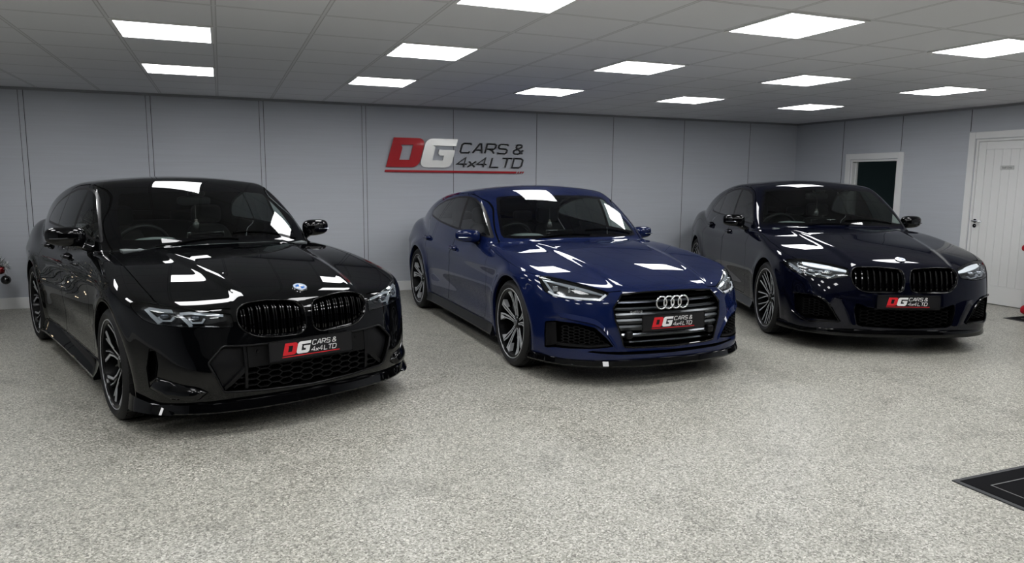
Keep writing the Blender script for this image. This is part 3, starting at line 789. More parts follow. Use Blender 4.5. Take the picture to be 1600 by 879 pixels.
def build_car(key,label,C):
    F=Field(C['spec']);wb=C['spec']['wb'];Rt,Rr=C['Rt'],C['Rr'];X,Y,th=POSE[key]
    car=empty('car',(X,Y,0),th,label,'car')
    P=C['paint'];S=Surf(F,(-4.3,-.02,.14),(1.0,1.0,1.52),C.get('res',.0145))
    # ---- wheel arches
    Ra=C.get('Ra',.372);za=C.get('za',.345)
    for xc in(0,-wb):
        circ=[(xc+Ra*math.cos(2*PI*i/72),za+Ra*math.sin(2*PI*i/72)) for i in range(72)]
        S.poly(circ,SIDE,'arch',mask=lambda c:c[:,1]>.45)
        S.poly([(xc-Ra*.96,za-.12),(xc+Ra*.96,za-.12),(xc+Ra*.985,-.1),(xc-Ra*.985,-.1)],SIDE,'arch',mask=lambda c:c[:,1]>.45)
    # ---- windscreen
    C['front'](S,C)
    S.poly(C['ws'],FRONT,'ws_rim',mask=lambda c:(c[:,0]<-.35)&(c[:,0]>-1.6)&(c[:,2]>.88),nmask=lambda n:n[:,0]>.25)
    wi=inset(C['ws'],.022);wi[:,0]=np.where(np.array(C['ws'])[:,0]<.01,np.array(C['ws'])[:,0],wi[:,0])
    S.poly(wi,FRONT,'windscreen',mask=lambda c:(c[:,0]<-.35)&(c[:,0]>-1.6),only=('ws_rim',))
    # ---- side glass
    D=rnd(C['dlo'],.03);S.poly(D,SIDE,'trim',mask=lambda c:(c[:,1]>.4)&(c[:,2]>.9),nmask=lambda n:(n[:,1]>.3)&(n[:,0]<.75))
    Di=inset(C['dlo'],.017);b0,b1=C['bpill'];q0,q1=C['qdiv'];hw=.030
    sh=lambda p,d:(p[0]+d,p[1])
    w1=clip(Di,sh(b0,hw),sh(b1,hw),-1);w2=clip(clip(Di,sh(b0,-hw),sh(b1,-hw),1),sh(q0,.010),sh(q1,.010),-1);w3=clip(Di,sh(q0,-.010),sh(q1,-.010),1)
    for nm,w in(('win_f',w1),('win_r',w2),('win_q',w3)):
        if len(w)>2 and abs(area(w))>1e-3: S.poly(rnd(w,.012),SIDE,nm,mask=lambda c:(c[:,1]>.4)&(c[:,2]>.9),only=('trim',))
    # ---- doors and bonnet
    msk=lambda c:(c[:,1]>.5)
    for nm,pl in(('front_door',C['fdoor']),('rear_door',C['rdoor'])):
        R_=rnd(pl,.05);S.poly(R_,SIDE,nm,mask=msk);S.poly(bandpoly(np.r_[R_,R_[:1]],.0026),SIDE,'gap',mask=msk,only=('body',nm))
    S.poly(C['hood'],TOP,'bonnet',mask=lambda c:c[:,2]>.6,nmask=lambda n:n[:,2]>.12)
    if C.get('hood_side'): S.poly(C['hood_side'],SIDE,'body',only=('bonnet',))
    L=np.array(C['hood_seam']);S.poly(bandpoly(L,.0030),TOP,'gap',mask=lambda c:c[:,2]>.6,only=('body','bonnet'),nmask=lambda n:n[:,2]>.12)
    for L in C.get('side_seams',()): S.poly(bandpoly(np.array(L,float),.0022),SIDE,'gap',mask=msk)
    S.poly(C['roofp'],TOP,'roof',mask=lambda c:c[:,2]>1.15)
    S.poly([(.02,-.1),(.3,-.1),(C.get('bump_x',.39),.60),(.44,.74),(.6,.745),(1.2,.75),(1.2,-.1)],SIDE,'bumper',only=('body',))
    # ---- objects
    S.part('body','body_shell',P,car);S.part('bonnet','bonnet',P,car);S.part('roof','roof',P,car);bp=S.part('bumper','front_bumper',P,car)
    [S.part('gap','panel_gaps',M_DK,car,sd,offset=-.006) for sd in 'LR']
    S.part(('ws_rim',),'windscreen_surround',M_GB,car)
    S.part('windscreen','windscreen',GL['windscreen_glass'],car)
    for sd in('L','R'):
        fd=S.part('front_door','front_door',P,car,sd);rd=S.part('rear_door','rear_door',P,car,sd)
        S.part('win_f','front_side_window',GL['front_side_glass'],fd,sd);S.part('win_r','rear_side_window',GL['privacy_glass'],rd,sd)
        if any(t=='win_q' for t in S.t): S.part('win_q','quarter_window',GL['privacy_glass'],car,sd)
        S.part('trim','window_trim',C.get('trimmat',M_SB),car,sd)
        s_=1 if sd=='L' else -1
        for own,(hx,hz) in zip((fd,rd),C['handles']):
            Q=F.sy([hx],[hz])[0];n=F.normal(Q[None])[0]
            g=G();superell(g,Q-n*.004,(.085,.012,.030),(.6,.6),(20,10));g.v=[tuple(v) for v in mirY(g.v,s_)];g.obj('handle_recess',M_DK if key!='B' else P,own,angle=180)
            g=G();pp=[(Q+np.array([dx,dy,.004])) for dx,dy in((.09,.004),(.075,.024),(.03,.030),(-.03,.030),(-.075,.024),(-.09,.004))]
            g.tube(mirY(smooth_line(pp,4),s_),.0115,8,up=(0,0,1),sy=1.2);g.obj('door_handle',P,own,angle=60)
    C['front_objs'](S,F,car,C,bp)
    # ---- arches, liners
    for xc in(0,-wb):
        for s_ in(-1,1):
            a=np.radians(np.linspace(-28,208,80));ax=xc+Ra*np.cos(a);az=za+Ra*np.sin(a)
            Q=F.sy(ax,np.maximum(az,C['spec']['zb']+.012));ok=~np.isnan(Q[:,1]);Q=Q[ok];Q=mirY(Q,s_)
            g=G();I1=Q.copy();I1[:,1]-=.022*s_;I2=I1.copy();cen=np.array([xc,0,za]);rad=Q-cen;rad[:,1]=0;rad/=np.linalg.norm(rad,axis=1)[:,None]
            g.strip(Q,I1,I1+rad*.02);g.obj('arch_lip',P,car,fixn=False)
            g=G();I0=I1.copy();I0[:,1]+=.006*s_;I3=I1.copy();I3[:,1]=.50*s_;g.strip(I0+rad*.012,I3+rad*.012);c0=np.array([[xc,.50*s_,za]]);g.strip(I3+rad*.012,np.repeat(c0,len(I3),0));g.obj('arch_liner',M_DK,car,fixn=False)
    for xc in(0,-wb):
        for s_ in(-1,1): wheel(car,(xc,s_*(C['track']-.245/2-.006),Rt),s_,Rt,Rr,C['design'])
    # ---- floor pan
    g=G();g.box((-wb/2-.0,0,.21),(wb-.85,1.50,.06));g.box((.0,0,.24),(1.15,.98,.08));g.box((-wb-.05,0,.24),(1.3,.98,.08));g.obj('underbody',M_DK,car)
    # ---- sill blades
    for s_ in(-1,1):
        xs=np.linspace(-.42,-wb+.42,26);Q=F.sy(xs,np.full(26,.215));g=G();sk=C['skirt']
        rows=[]
        for (o,z) in sk: R_=Q.copy();R_[:,1]+=o;R_[:,2]=z;rows.append(mirY(R_,s_))
        n=26;k=len(rows);V=np.concatenate(rows);fs=[(j*n+i,j*n+i+1,((j+1)%k)*n+i+1,((j+1)%k)*n+i) for j in range(k) for i in range(n-1)]+[tuple(j*n for j in range(k)),tuple(j*n+n-1 for j in range(k))]
        g.add(V,fs);g.obj('side_skirt',C.get('skirtmat',M_GB),car,angle=30)
    # ---- mirrors, wipers, aerial
    for s_ in(-1,1): mirror_pod(car,F,C['mirror'],s_,C['mirrormat'],C.get('mirror_r',(.085,.120,.070)))
    interior(car,C)
    for (y0,x0,y1,x1) in((-.46,C['wiper_x'],.10,C['wiper_x']+.03),(.08,C['wiper_x']-.02,.60,C['wiper_x']-.11)):
        ys=np.linspace(y0,y1,10);xs=np.linspace(x0,x1,10);Q=F.tz(xs,ys);g=G();g.tube(Q+np.array([0,0,.008]),.0045,6);g.obj('wiper',M_DK,car)
    if C.get('aerial'):
        x=C['aerial'];z=F.tz([x],[0])[0,2];g=G();V=[(x+.08,0,z-.004),(x-.07,.028,z-.006),(x-.07,-.028,z-.006),(x-.055,.003,z+.052),(x-.072,.003,z+.050),(x-.055,-.003,z+.052),(x-.072,-.003,z+.050)]
        g.add(V,[(0,1,3),(1,4,3),(0,5,2),(2,5,6),(1,2,6,4),(3,4,6,5),(0,3,5)]);g.obj('roof_aerial',M_GB,car,angle=20,bevel=.003)
    # cowl
    # ---- number plate
    number_plate(car,C['plate'],C['plate_n'])
    # ---- dangling freshener
    mx,mz=C['rvm'];c,s2=math.cos(th),math.sin(th);wx=X+(mx+.03)*c;wy=Y+(mx+.03)*s2
    fr=empty('air_freshener',(wx,wy,mz-.19),th,C['fresh'],'air freshener','air fresheners hanging behind the windscreens')
    g=G();g.lathe([(0,-.03),(.018,-.028),(.026,-.012),(.026,.012),(.018,.026),(0,.03)],axis=2,n=20);g.obj('bottle',mat('freshener_glass',(.05,.05,.05),.1,coat=1),fr)
    g=G();g.lathe([(0,.026),(.012,.026),(.012,.045),(0,.047)],axis=2,n=14);g.obj('cap',mat('freshener_cap',(.12,.10,.09),.5),fr)
    g=G();g.tube([(0,0,.045),(0,0,.165)],.0018,5);g.obj('string',mat('cord_grey',(.15,.15,.15),.8),fr)
    return car,F,S
# ---------- noses
HL_A=[(.862,.742),(.84,.758),(.79,.757),(.74,.747),(.65,.733),(.555,.716),(.46,.697),(.432,.688),(.426,.62),(.52,.623),(.65,.634),(.72,.640),(.79,.650),(.825,.67),(.85,.705)]
KID_A=[(.026,.70),(.048,.730),(.12,.745),(.24,.754),(.34,.746),(.392,.722),(.408,.68),(.405,.64),(.388,.605),(.34,.568),(.28,.549),(.19,.542),(.07,.542),(.028,.565),(.016,.62)]
HEX_A=[(-.02,.507),(.37,.512),(.495,.521),(.578,.435),(.505,.262),(.30,.243),(-.02,.232)]
AC_A=[(.815,.515),(.768,.518),(.76,.40),(.775,.352),(.577,.269),(.622,.233),(.75,.237),(.822,.285),(.83,.40)]
SLOT_A=[(.816,.498),(.794,.502),(.788,.42),(.797,.352),(.820,.320),(.825,.40)]
HL_C=[(.905,.735),(.868,.768),(.772,.776),(.66,.763),(.565,.75),(.47,.728),(.462,.70),(.478,.655),(.60,.634),(.70,.636),(.78,.645),(.855,.665)]
KID_C=[(.030,.70),(.048,.727),(.11,.735),(.25,.744),(.40,.738),(.44,.715),(.453,.67),(.44,.60),(.39,.548),(.33,.532),(.19,.532),(.07,.535),(.032,.553),(.018,.62)]
MID_C=[(-.02,.40),(.30,.40),(.415,.44),(.425,.38),(.40,.25),(.36,.235),(-.02,.222)]
SIN_C=[(.848,.48),(.70,.472),(.64,.43),(.575,.33),(.54,.277),(.65,.280),(.78,.272),(.84,.33)]
HL_B=[(.843,.752),(.79,.758),(.72,.745),(.65,.726),(.58,.704),(.52,.684),(.462,.664),(.53,.612),(.635,.616),(.73,.621),(.80,.632),(.835,.655),(.845,.70)]
GR_B=[(-.02,.668),(.20,.666),(.378,.656),(.450,.570),(.444,.485),(.408,.385),(.380,.290),(.30,.284),(-.02,.278)]
SIN_B=[(.845,.445),(.80,.460),(.68,.452),(.575,.425),(.50,.35),(.455,.292),(.60,.276),(.80,.266),(.842,.248),(.846,.36)]
def fmask(c): return c[:,0]>.12
def outline_gap(S,P,w=.003,close=True):
    P=np.array(P,float);P=np.r_[P,P[:1]];S.poly(bandpoly(P,w),FRONT,'gap',mask=fmask,only=('body','gapx'))
def front_A(S,C):
    S.poly(rnd(HL_A,.012),FRONT,'lamp',mask=fmask);outline_gap(S,rnd(HL_A,.012))
    S.poly(rnd(KID_A,.03),FRONT,'kidney',mask=fmask)
    S.poly(rnd(HEX_A,.015),FRONT,'lower',mask=fmask)
    S.poly(rnd(SLOT_A,.008),FRONT,'slot',mask=fmask);S.poly(rnd(AC_A,.012),FRONT,'curtain',mask=fmask)
def front_C(S,C):
    S.poly(rnd(HL_C,.012),FRONT,'lamp',mask=fmask);outline_gap(S,rnd(HL_C,.012))
    S.poly(rnd(KID_C,.03),FRONT,'kidney',mask=fmask)
    S.poly(rnd(MID_C,.02),FRONT,'lower',mask=fmask);S.poly(rnd(SIN_C,.02),FRONT,'slot',mask=fmask)
def front_B(S,C):
    S.poly(rnd(HL_B,.008),FRONT,'lamp',mask=fmask);outline_gap(S,rnd(HL_B,.008))
    S.poly(rnd(GR_B,.012),FRONT,'kidney',mask=fmask);S.poly(rnd(SIN_B,.012),FRONT,'slot',mask=fmask);S.poly([(-.02,.252),(.40,.256),(.60,.262),(.63,.252),(.42,.234),(-.02,.228)],FRONT,'lower',mask=fmask)
def guide(g,F,L,w,s,off=-.020,th=.012,mi=0):
    """light guide: bar following the lens outline"""
    L=np.array(L,float)
    P=bandpoly(L,w) if np.ndim(w)==0 else None
    if P is None:
        T=np.gradient(L,axis=0);T/=np.linalg.norm(T,axis=1)[:,None];Nn=np.stack([-T[:,1],T[:,0]],-1);w=np.array(w)[:,None];P=np.concatenate([L+Nn*w,(L-Nn*w)[::-1]])
    conf(F,P,off-th,off,g,s,.03,mi,axis='n',step=.03)
def lamp_objs(S,F,car,fill):
    for sd,s in(('L',1),('R',-1)):
        h=S.part('lamp','headlight',GL['clear_lamp_glass'],car,sd)
        S.part('lamp','lamp_housing',mat('lamp_bezel',(.02,.021,.023),.25,coat=1),h,sd,walls=.062,dirv=(-.93,-.33,0))
        fill(F,h,s)
def kidney_objs(S,F,car,C,K,zrange=.10,nbar=9,double=True,rim=.006):
    K=rnd(K,.03);S.part('kidney','grille_recess',M_DK,car,walls=.11,dirv=(-1,0,0))
    for s in(1,-1):
        r=onsurf(F,K,.002,step=.015,closed=True);Kc=K.mean(0)
        g=G();inn=inset(K,.014);ri=onsurf(F,inn,-.004,step=.015,closed=True)
        g.tube(mirY(r,s),rim*.7,8,closed=True,up=(1,0,0))
        # inner bevel surface of the surround
        d=dens(K,.015,True);S0=F.fx(d[:,0],d[:,1]);nn=nrm;D=Kc-d;D/=np.linalg.norm(D,axis=1)[:,None]
        I=S0.copy();I[:,1]+=D[:,0]*.014;I[:,2]+=D[:,1]*.014;I[:,0]-=.012;I2=I.copy();I2[:,0]-=.03
        g.strip(mirY(S0,s),mirY(I,s),mirY(I2,s),closed=True)
        ko=g.obj('kidney_grille',M_GB,car,angle=50,fixn=False)
        y0,y1=K[:,0].min()+.02,K[:,0].max()-.018
        for i in range(nbar):
            yc=y0+(y1-y0)*(i+.5)/nbar
            for dy in((-.0075,.0075) if double else (0,)):
                y=yc+dy;zz=np.linspace(K[:,1].min(),K[:,1].max(),200);ins=inpoly(np.stack([np.full(200,y),zz],-1),inset(K,.006))
                if ins.sum()<5: continue
                za,zb=zz[ins][0],zz[ins][-1];z=np.linspace(za,zb,14);Q=F.fx(np.full(14,y),z);Q=Q[~np.isnan(Q[:,0])]
                t=np.linspace(0,1,len(Q));Q[:,0]-=.014+.022*sstep(.80,1.0,t)+.008*sstep(.15,0,t)
                g=G();g.bar(mirY(Q,s),(0,.0042 if double else .0060,0),(-.045,0,0));g.obj('grille_slat',M_GB,ko,bevel=.0015)
def honey(g,F,poly,cw,ch,w,off,depth):
    """flattened honeycomb ribs clipped to poly"""
    P=np.array(poly);lo=P.min(0);hi=P.max(0);j=0;z=lo[1]
    segs=[]
    while z<hi[1]+ch:
        y=lo[0]-cw+(cw*.75 if j%2 else 0)
        while y<hi[0]+cw:
            a=[(y,z),(y+cw*.25,z+ch/2),(y+cw*.75,z+ch/2),(y+cw,z)]
            segs+=[(a[0],a[1]),(a[1],a[2]),(a[2],a[3]),(a[3],(y+cw*1.5,z))] 
            a2=[(y,z),(y+cw*.25,z-ch/2),(y+cw*.75,z-ch/2),(y+cw,z)];segs+=[(a2[0],a2[1]),(a2[2],a2[3])]
            y+=cw*1.5
        z+=ch
        j+=0
    keep=[]
    for a,b in segs:
        m=np.array([a,((a[0]+b[0])/2,(a[1]+b[1])/2),b])
        if inpoly(m,P).all(): keep.append((a,b))
    if not keep: return
    A=np.array([k[0] for k in keep]);B=np.array([k[1] for k in keep]);QA=F.fx(A[:,0],A[:,1]);QB=F.fx(B[:,0],B[:,1])
    for qa,qb in zip(QA,QB):
        if np.isnan(qa[0]) or np.isnan(qb[0]): continue
        d=nrm(qb-qa);sdv=nrm(np.cross([1,0,0],d))*w
        g.bar([qa+[off,0,0],qb+[off,0,0]],sdv,(-depth,0,0))
def objs_A(S,F,car,C,bp):
    def fill(F,h,s):
        g=G()
        guide(g,F,[(.700,.727),(.745,.730),(.790,.738),(.812,.728),(.795,.690),(.770,.652)],.0095,s)
        guide(g,F,[(.470,.690),(.54,.702),(.625,.716),(.668,.712),(.672,.692),(.652,.665),(.632,.636)],.0090,s)
        g.obj('light_guide',M_DRL,h,angle=50)
        for L in ([(.772,.690),(.762,.667),(.722,.668),(.705,.690)],[(.640,.680),(.628,.655),(.580,.655),(.566,.678)]):
            g=G();guide(g,F,L,.0055,s,-.022);g.obj('daytime_light',M_DRL,h,angle=50)
        for (y,z) in((.738,.684),(.603,.673)):
            g=G();q=F.fx([y],[z])[0];superell(g,(q[0]-.045,s*(q[1]-.01),q[2]),(.022,.024,.015),(.7,.7),(20,12));g.obj('projector_lens',M_LENS,h,angle=180)
        g=G();conf(F,[(.455,.66),(.455,.63),(.70,.645),(.70,.652),(.56,.645)],-.034,-.022,g,s,.03,axis='n');g.obj('lamp_trim',M_GB,h)
    lamp_objs(S,F,car,fill);kidney_objs(S,F,car,C,KID_A,nbar=8)
    S.part('lower','intake_recess',M_DK,bp,walls=.13,dirv=(-1,0,0));[S.part('slot','air_curtain_recess',M_DK,bp,sd,walls=.09,dirv=(-1,-.2,0)) for sd in 'LR']
    # bumper side facets: outer frame lit from above
    for s in(1,-1):
        g=G();P=[(.790,.352),(.700,.318),(.577,.270),(.622,.236),(.75,.240),(.822,.290)]
        conf(F,P,-.03,.0,g,s,.02,offs=lambda V:.050*sstep(.345,.24,V[:,1])*sstep(.56,.68,V[:,0]));g.obj('bumper_fin',C['paint'],bp,angle=180)
    [S.part('curtain','air_curtain_panel',C['paint'],bp,sd,offset=-.004) for sd in 'LR']
    g=G();H=rnd(HEX_A[1:-1],.015)
    hx=[p for p in HEX_A if p[0]>0];L=hx[:]+[(0,.232)];L=[(0,.507)]+L
    r=onsurf(F,rnd(L,.015,closed=False),.003,step=.02)
    for s in(1,-1): g.tube(mirY(r,s),.006,8,up=(1,0,0))
    g.obj('intake_frame',M_SB,bp)
    # side inner boxes, crossbar, honeycomb
    for s in(1,-1):
        g=G();conf(F,rnd([(.378,.500),(.488,.508),(.560,.435),(.500,.285),(.378,.39)],.012),-.05,-.030,g,s,.03)
        conf(F,[(.380,.398),(.500,.290),(.492,.270),(.372,.372)],-.04,-.012,g,s,.03)
        conf(F,[(.372,.505),(.388,.505),(.388,.27),(.372,.262)],-.06,-.008,g,s,.03);g.obj('intake_blank',M_SB,bp,angle=30)
    g=G();conf(F,[(-.368,.508),(.368,.508),(.368,.385),(-.368,.385)],-.05,-.008,g,1,.04);
    g.obj('plate_holder',M_MB,bp,angle=30)
    g=G();honey(g,F,[(-.368,.384),(.368,.384),(.485,.282),(.49,.268),(.3,.250),(0,.240),(-.3,.250),(-.49,.268),(-.485,.282)],.085,.036,.0032,-.018,.035);g.obj('honeycomb_mesh',M_MB,bp,fixn=False)
    for y,z in((.31,.47),(-.31,.47)):
        g=G();q=F.fx([y],[z])[0];g.lathe([(0,.004),(.010,.004),(.011,0),(.011,-.008)],c=(q[0]-.008,q[1],q[2]),axis=0,n=18);g.obj('parking_sensor',M_SB,bp)
    wing=lambda a:.150+.085*float(sstep(50,62,abs(a)))
    splitter(car,F,.205,[(-.015,.208),(.016,.204),(.028,.196),(.037,.152),(.032,.143),(-.08,.138)],a1=67)
    for s in(1,-1):
        A=ringpts(F,.235,np.linspace(50,68,12));A=mirY(A,s);g=G();T=np.gradient(A,axis=0);Nn=np.stack([np.abs(T[:,1])/np.linalg.norm(T,axis=1),s*np.abs(T[:,0])/np.linalg.norm(T,axis=1),0*T[:,0]],-1)
        t=np.linspace(0,1,12)[:,None];top=A+Nn*(.004+.018*t);top[:,2]=.165+.075*t[:,0];bot=A+Nn*.036;bot[:,2]=.148;bk=A-Nn*.01;bk[:,2]=.148
        g.strip(bot,top);g.strip(top,bk);g.strip(bk,bot);g.obj('splitter_winglet',M_GB,car,fixn=True,angle=30)
    roundel(car,F,.042,x=.668)
def quattro(g,o,u,v,w,h):
    q=[[(.6,.0),(.6,.7),(0,.7),(0,.1),(.6,.1)],[(.6,.3),(.6,-.35)]];U=[[(0,.7),(0,.1),(.6,.1),(.6,.7)]];a=[[(0,.7),(.6,.7),(.6,0),(0,0),(0,.38),(.6,.38)]]
    t=[[(.2,1),(.2,.05),(.55,.05)],[(0,.7),(.5,.7)]];r=[[(0,0),(0,.7),(.5,.7)]];O=[[(0,0),(.6,0),(.6,.7),(0,.7),(0,0)]];x=0
    for L_ in(q,U,a,t,t,r,O):
        for L in L_:
            for Q in stroke_poly([(px+x,py) for px,py in L],.07):
                P=[o+u*aa*h+v*bb*h for aa,bb in Q];g.add(P+[p+w*.001 for p in P],[(4,5,6,7),(0,1,5,4),(1,2,6,5),(2,3,7,6),(3,0,4,7)])
        x+=.85
def objs_B(S,F,car,C,bp):
    def fill(F,h,s):
        g=G();guide(g,F,[(.832,.742),(.79,.738),(.72,.722),(.65,.704),(.58,.684),(.50,.661)],[.004,.007,.010,.012,.011,.004],s,-.02)
        guide(g,F,[(.826,.738),(.818,.70),(.803,.652)],.0065,s,-.02);g.obj('light_guide',M_DRL,h,angle=50)
        g=G();guide(g,F,[(.482,.659),(.535,.624),(.635,.627),(.73,.632),(.80,.643),(.822,.662)],.0065,s,-.010,.010);g.obj('daytime_light',mat('daytime_strip',(.7,.72,.75),.15,.4,emit=(.9,.95,1),es=.25),h,angle=50)
        g=G()
        for y,z in((.775,.675),(.70,.672),(.665,.668)):
            q=F.fx([y],[z])[0];g.box((q[0]-.045,s*(q[1]-.01),q[2]),(.02,.040 if y>.72 else .02,.040))
        g.obj('projector_lens',mat('lamp_reflector',(.55,.57,.6),.12,1),h,bevel=.004)
    lamp_objs(S,F,car,fill)
    S.part('kidney','grille_recess',M_DK,car,walls=.10,dirv=(-1,0,0))
    go=G();L=[(0,.668)]+[p for p in GR_B if p[0]>0]+[(0,.278)];r=onsurf(F,rnd(L,.012,closed=False),.002,step=.02)
    for s in(1,-1): go.tube(mirY(r,s),.0065,8,up=(1,0,0))
    gr=go.obj('hexagonal_grille',M_GB,car)
    P=inset(np.array([p for p in GR_B if p[0]>0]+[(-p[0],p[1]) for p in GR_B if p[0]>0][::-1]),.004)
    M_GA=mat('grille_grey',(.07,.075,.08),.25,.6)
    for z,h,m_,dx in((.632,.006,M_GB,0),(.604,.0075,M_ALU,0),(.556,.0085,M_ALU,0),(.512,.013,M_GA,0),(.470,.014,M_GA,0),(.424,.015,M_GA,0),(.370,.011,M_ALU,0),(.318,.009,M_ALU,0)):
        ys=np.linspace(-.46,.46,400);ins=inpoly(np.stack([ys,np.full(400,z)],-1),P);ya=ys[ins][-1];ys=np.linspace(-ya,ya,42);Q=F.fx(ys,np.full(42,z));g=G()
        wob=.006*np.cos(np.linspace(-PI,PI,42)*3)
        V=[];pr=[(-.052,h*1.6),(-.016,h*.9),(-.006,0),(-.016,-h*1.5),(-.05,-h*2.2)]
        for q,wb_ in zip(Q,wob): V+=[(q[0]+a+wb_*0,q[1],z+b) for a,b in pr]
        n=5;fs=[(i*n+k,i*n+k+1,(i+1)*n+k+1,(i+1)*n+k) for i in range(41) for k in range(n-1)]
        g.add(V,fs);g.obj('grille_slat',m_,gr,angle=25,fixn=False)
    g=G();q=F.fx([0],[.59])[0]
    for y in(-.0915,-.0305,.0305,.0915):
        Lr=[(q[0]+.014,y+.0425*math.cos(2*PI*i/40),.592+.0445*math.sin(2*PI*i/40)) for i in range(40)];g.tube(Lr,.0062,10,closed=True,up=(1,0,0))
    g.obj('emblem_rings',M_CHR,car,angle=180)
    g=G();q=F.fx([-.30],[.535])[0];quattro(g,np.array([q[0]+.004,-.335,.528]),np.array([0,1.,0]),np.array([0,0,1.]),np.array([1.,0,0]),.0165);g.obj('badge_lettering',M_SIL,gr,smooth=False,fixn=False)
    for y in(.345,-.345):
        g=G();q=F.fx([y],[.375])[0];superell(g,(q[0]+.0,y,.375),(.02,.026,.028),(.5,.5),(18,12));g.obj('parking_sensor',M_SB,gr,angle=180)
    S.part('lower','bumper_slot',M_DK,bp,walls=.04,dirv=(-1,0,0))
    [S.part('slot','side_intake_recess',M_DK,bp,sd,walls=.09,dirv=(-1,-.1,0)) for sd in 'LR']
    for s in(1,-1):
        g=G();honeyp=[(.775,.432),(.68,.430),(.59,.41),(.53,.345),(.49,.308),(.60,.298),(.775,.295)]
        gg=G();honey(gg,F,honeyp,.04,.022,.0022,-.012,.02);gg.v=[tuple(v) for v in mirY(gg.v,s)] if gg.v else gg.v;gg.obj('intake_mesh',M_MB,bp,fixn=False)
        conf(F,rnd([(.838,.435),(.792,.448),(.786,.292),(.835,.262)],.006),-.04,-.012,g,s,.03)
        conf(F,[(.79,.306),(.60,.300),(.49,.312),(.475,.298),(.60,.284),(.79,.284)],-.03,-.002,g,s,.03)
        g.obj('intake_surround',M_SB,bp,angle=30)
    splitter(car,F,.185,[(-.02,.203),(.016,.197),(.030,.190),(.042,.158),(.036,.146),(-.08,.142)],a1=68)
    # folds above the side intakes
    for s in(1,-1):
        g=G();
        P=smooth_line([(.85,.470),(.80,.484),(.68,.474),(.56,.440),(.49,.36),(.43,.270)],6)
        Q=F.fx(P[:,0],P[:,1]);ok=~np.isnan(Q[:,0]);Q=Q[ok];t=np.linspace(0,1,len(Q));w=.016*np.sin(PI*t)**.5
        n=len(Q);up=Q+np.array([0,0,.035]);U=F.fx(up[:,1],up[:,2]);U=np.where(np.isnan(U),up,U);dn=Q+np.array([0,0,-.012]);Dn=F.fx(dn[:,1],dn[:,2]);Dn=np.where(np.isnan(Dn),dn,Dn)
        C_=Q.copy();C_[:,0]+=w;g.strip(mirY(U,s),mirY(C_,s),mirY(Dn-[.004,0,0],s));g.obj('bumper_crease',C['paint'],bp,angle=50,fixn=False)
def objs_C(S,F,car,C,bp):
    def fill(F,h,s):
        M2=mat('daytime_bar',(.75,.78,.8),.15,.4,emit=(.85,.93,1),es=.5)
        g=G();guide(g,F,[(.775,.756),(.70,.748),(.60,.735),(.50,.714),(.478,.709)],[.008,.012,.012,.010,.008],s,-.014);g.obj('daytime_light',M2,h,angle=50)
        g=G();guide(g,F,[(.790,.680),(.760,.664),(.712,.662),(.694,.678)],.0045,s,-.02);guide(g,F,[(.690,.690),(.672,.660),(.600,.651),(.570,.672)],.0050,s,-.02);guide(g,F,[(.77,.690),(.72,.690)],.005,s,-.02);guide(g,F,[(.72,.71),(.62,.705)],.004,s,-.03)
        guide(g,F,[(.875,.752),(.850,.71),(.815,.665)],[.010,.016,.010],s,-.03)
        g.obj('light_guide',M_DRL,h,angle=50)
        g=G()
        for (y,z) in((.74,.685),(.625,.683)):
            q=F.fx([y],[z])[0];superell(g,(q[0]-.045,s*(q[1]-.01),q[2]),(.022,.026,.014),(.7,.7),(20,12))
        for k in range(6):
            q=F.fx([.80+.012*(k%2)],[.745-.014*k])[0];superell(g,(q[0]-.035,s*q[1],q[2]),(.008,.009,.005),(.6,.6),(10,8))
        g.obj('projector_lens',mat('lamp_reflector',(.55,.57,.6),.12,1),h,angle=60)
    lamp_objs(S,F,car,fill);kidney_objs(S,F,car,C,KID_C,nbar=8,double=False)
    S.part('lower','intake_recess',M_DK,bp,walls=.12,dirv=(-1,0,0));[S.part('slot','side_intake_recess',M_DK,bp,sd,walls=.08,dirv=(-1,-.1,0)) for sd in 'LR']
    g=G();honey(g,F,[(-.41,.385),(.41,.385),(.39,.262),(.3,.242),(0,.232),(-.3,.242),(-.39,.262)],.075,.030,.003,-.02,.03);g.obj('honeycomb_mesh',mat('mesh_black',(.0022,.0022,.0024),.55,spec=.15),bp,fixn=False)
    g=G();conf(F,[(-.27,.405),(.27,.405),(.27,.385),(-.27,.385)],-.03,-.004,g,1,.04);g.obj('plate_holder',M_SB,bp)
    for s in(1,-1):
        g=G();honey(g,F,[(.80,.455),(.70,.450),(.655,.42),(.60,.33),(.585,.305),(.78,.295),(.81,.34)],.045,.022,.0024,-.018,.02);g.v=[tuple(v) for v in mirY(g.v,s)];g.obj('intake_mesh',mat('mesh_black',(.0022,.0022,.0024),.55,spec=.15),bp,fixn=False)
        g=G();
        for off,L in((.010,[(.855,.487),(.78,.487),(.70,.478),(.64,.437),(.575,.335),(.535,.272)]),(.004,[(.855,.32),(.78,.262),(.65,.268),(.54,.268)])):
            r=onsurf(F,smooth_line(L,5),off,step=.02);g.tube(mirY(r,s),.007,8,up=(1,0,0))
        g.obj('intake_frame',M_GB,bp)
        g=G();P=[(.60,.475),(.52,.465),(.425,.44),(.43,.36),(.405,.245),(.52,.268),(.56,.335),(.62,.42)]
        conf(F,rnd(P,.02),-.02,.0,g,s,.02,offs=lambda V:.020*np.exp(-((V[:,0]-(.49+.35*(V[:,1]-.35)))/.05)**2));g.obj('bumper_blade',C['paint'],bp,angle=60)
    splitter(car,F,.195,[(-.02,.218),(.012,.212),(.024,.203),(.034,.165),(.030,.150),(-.08,.146)],a1=68)
    roundel(car,F,.041,x=.705)
P_A=paint('black_metallic_paint',(.0018,.0020,.0026),.0,.4,0)
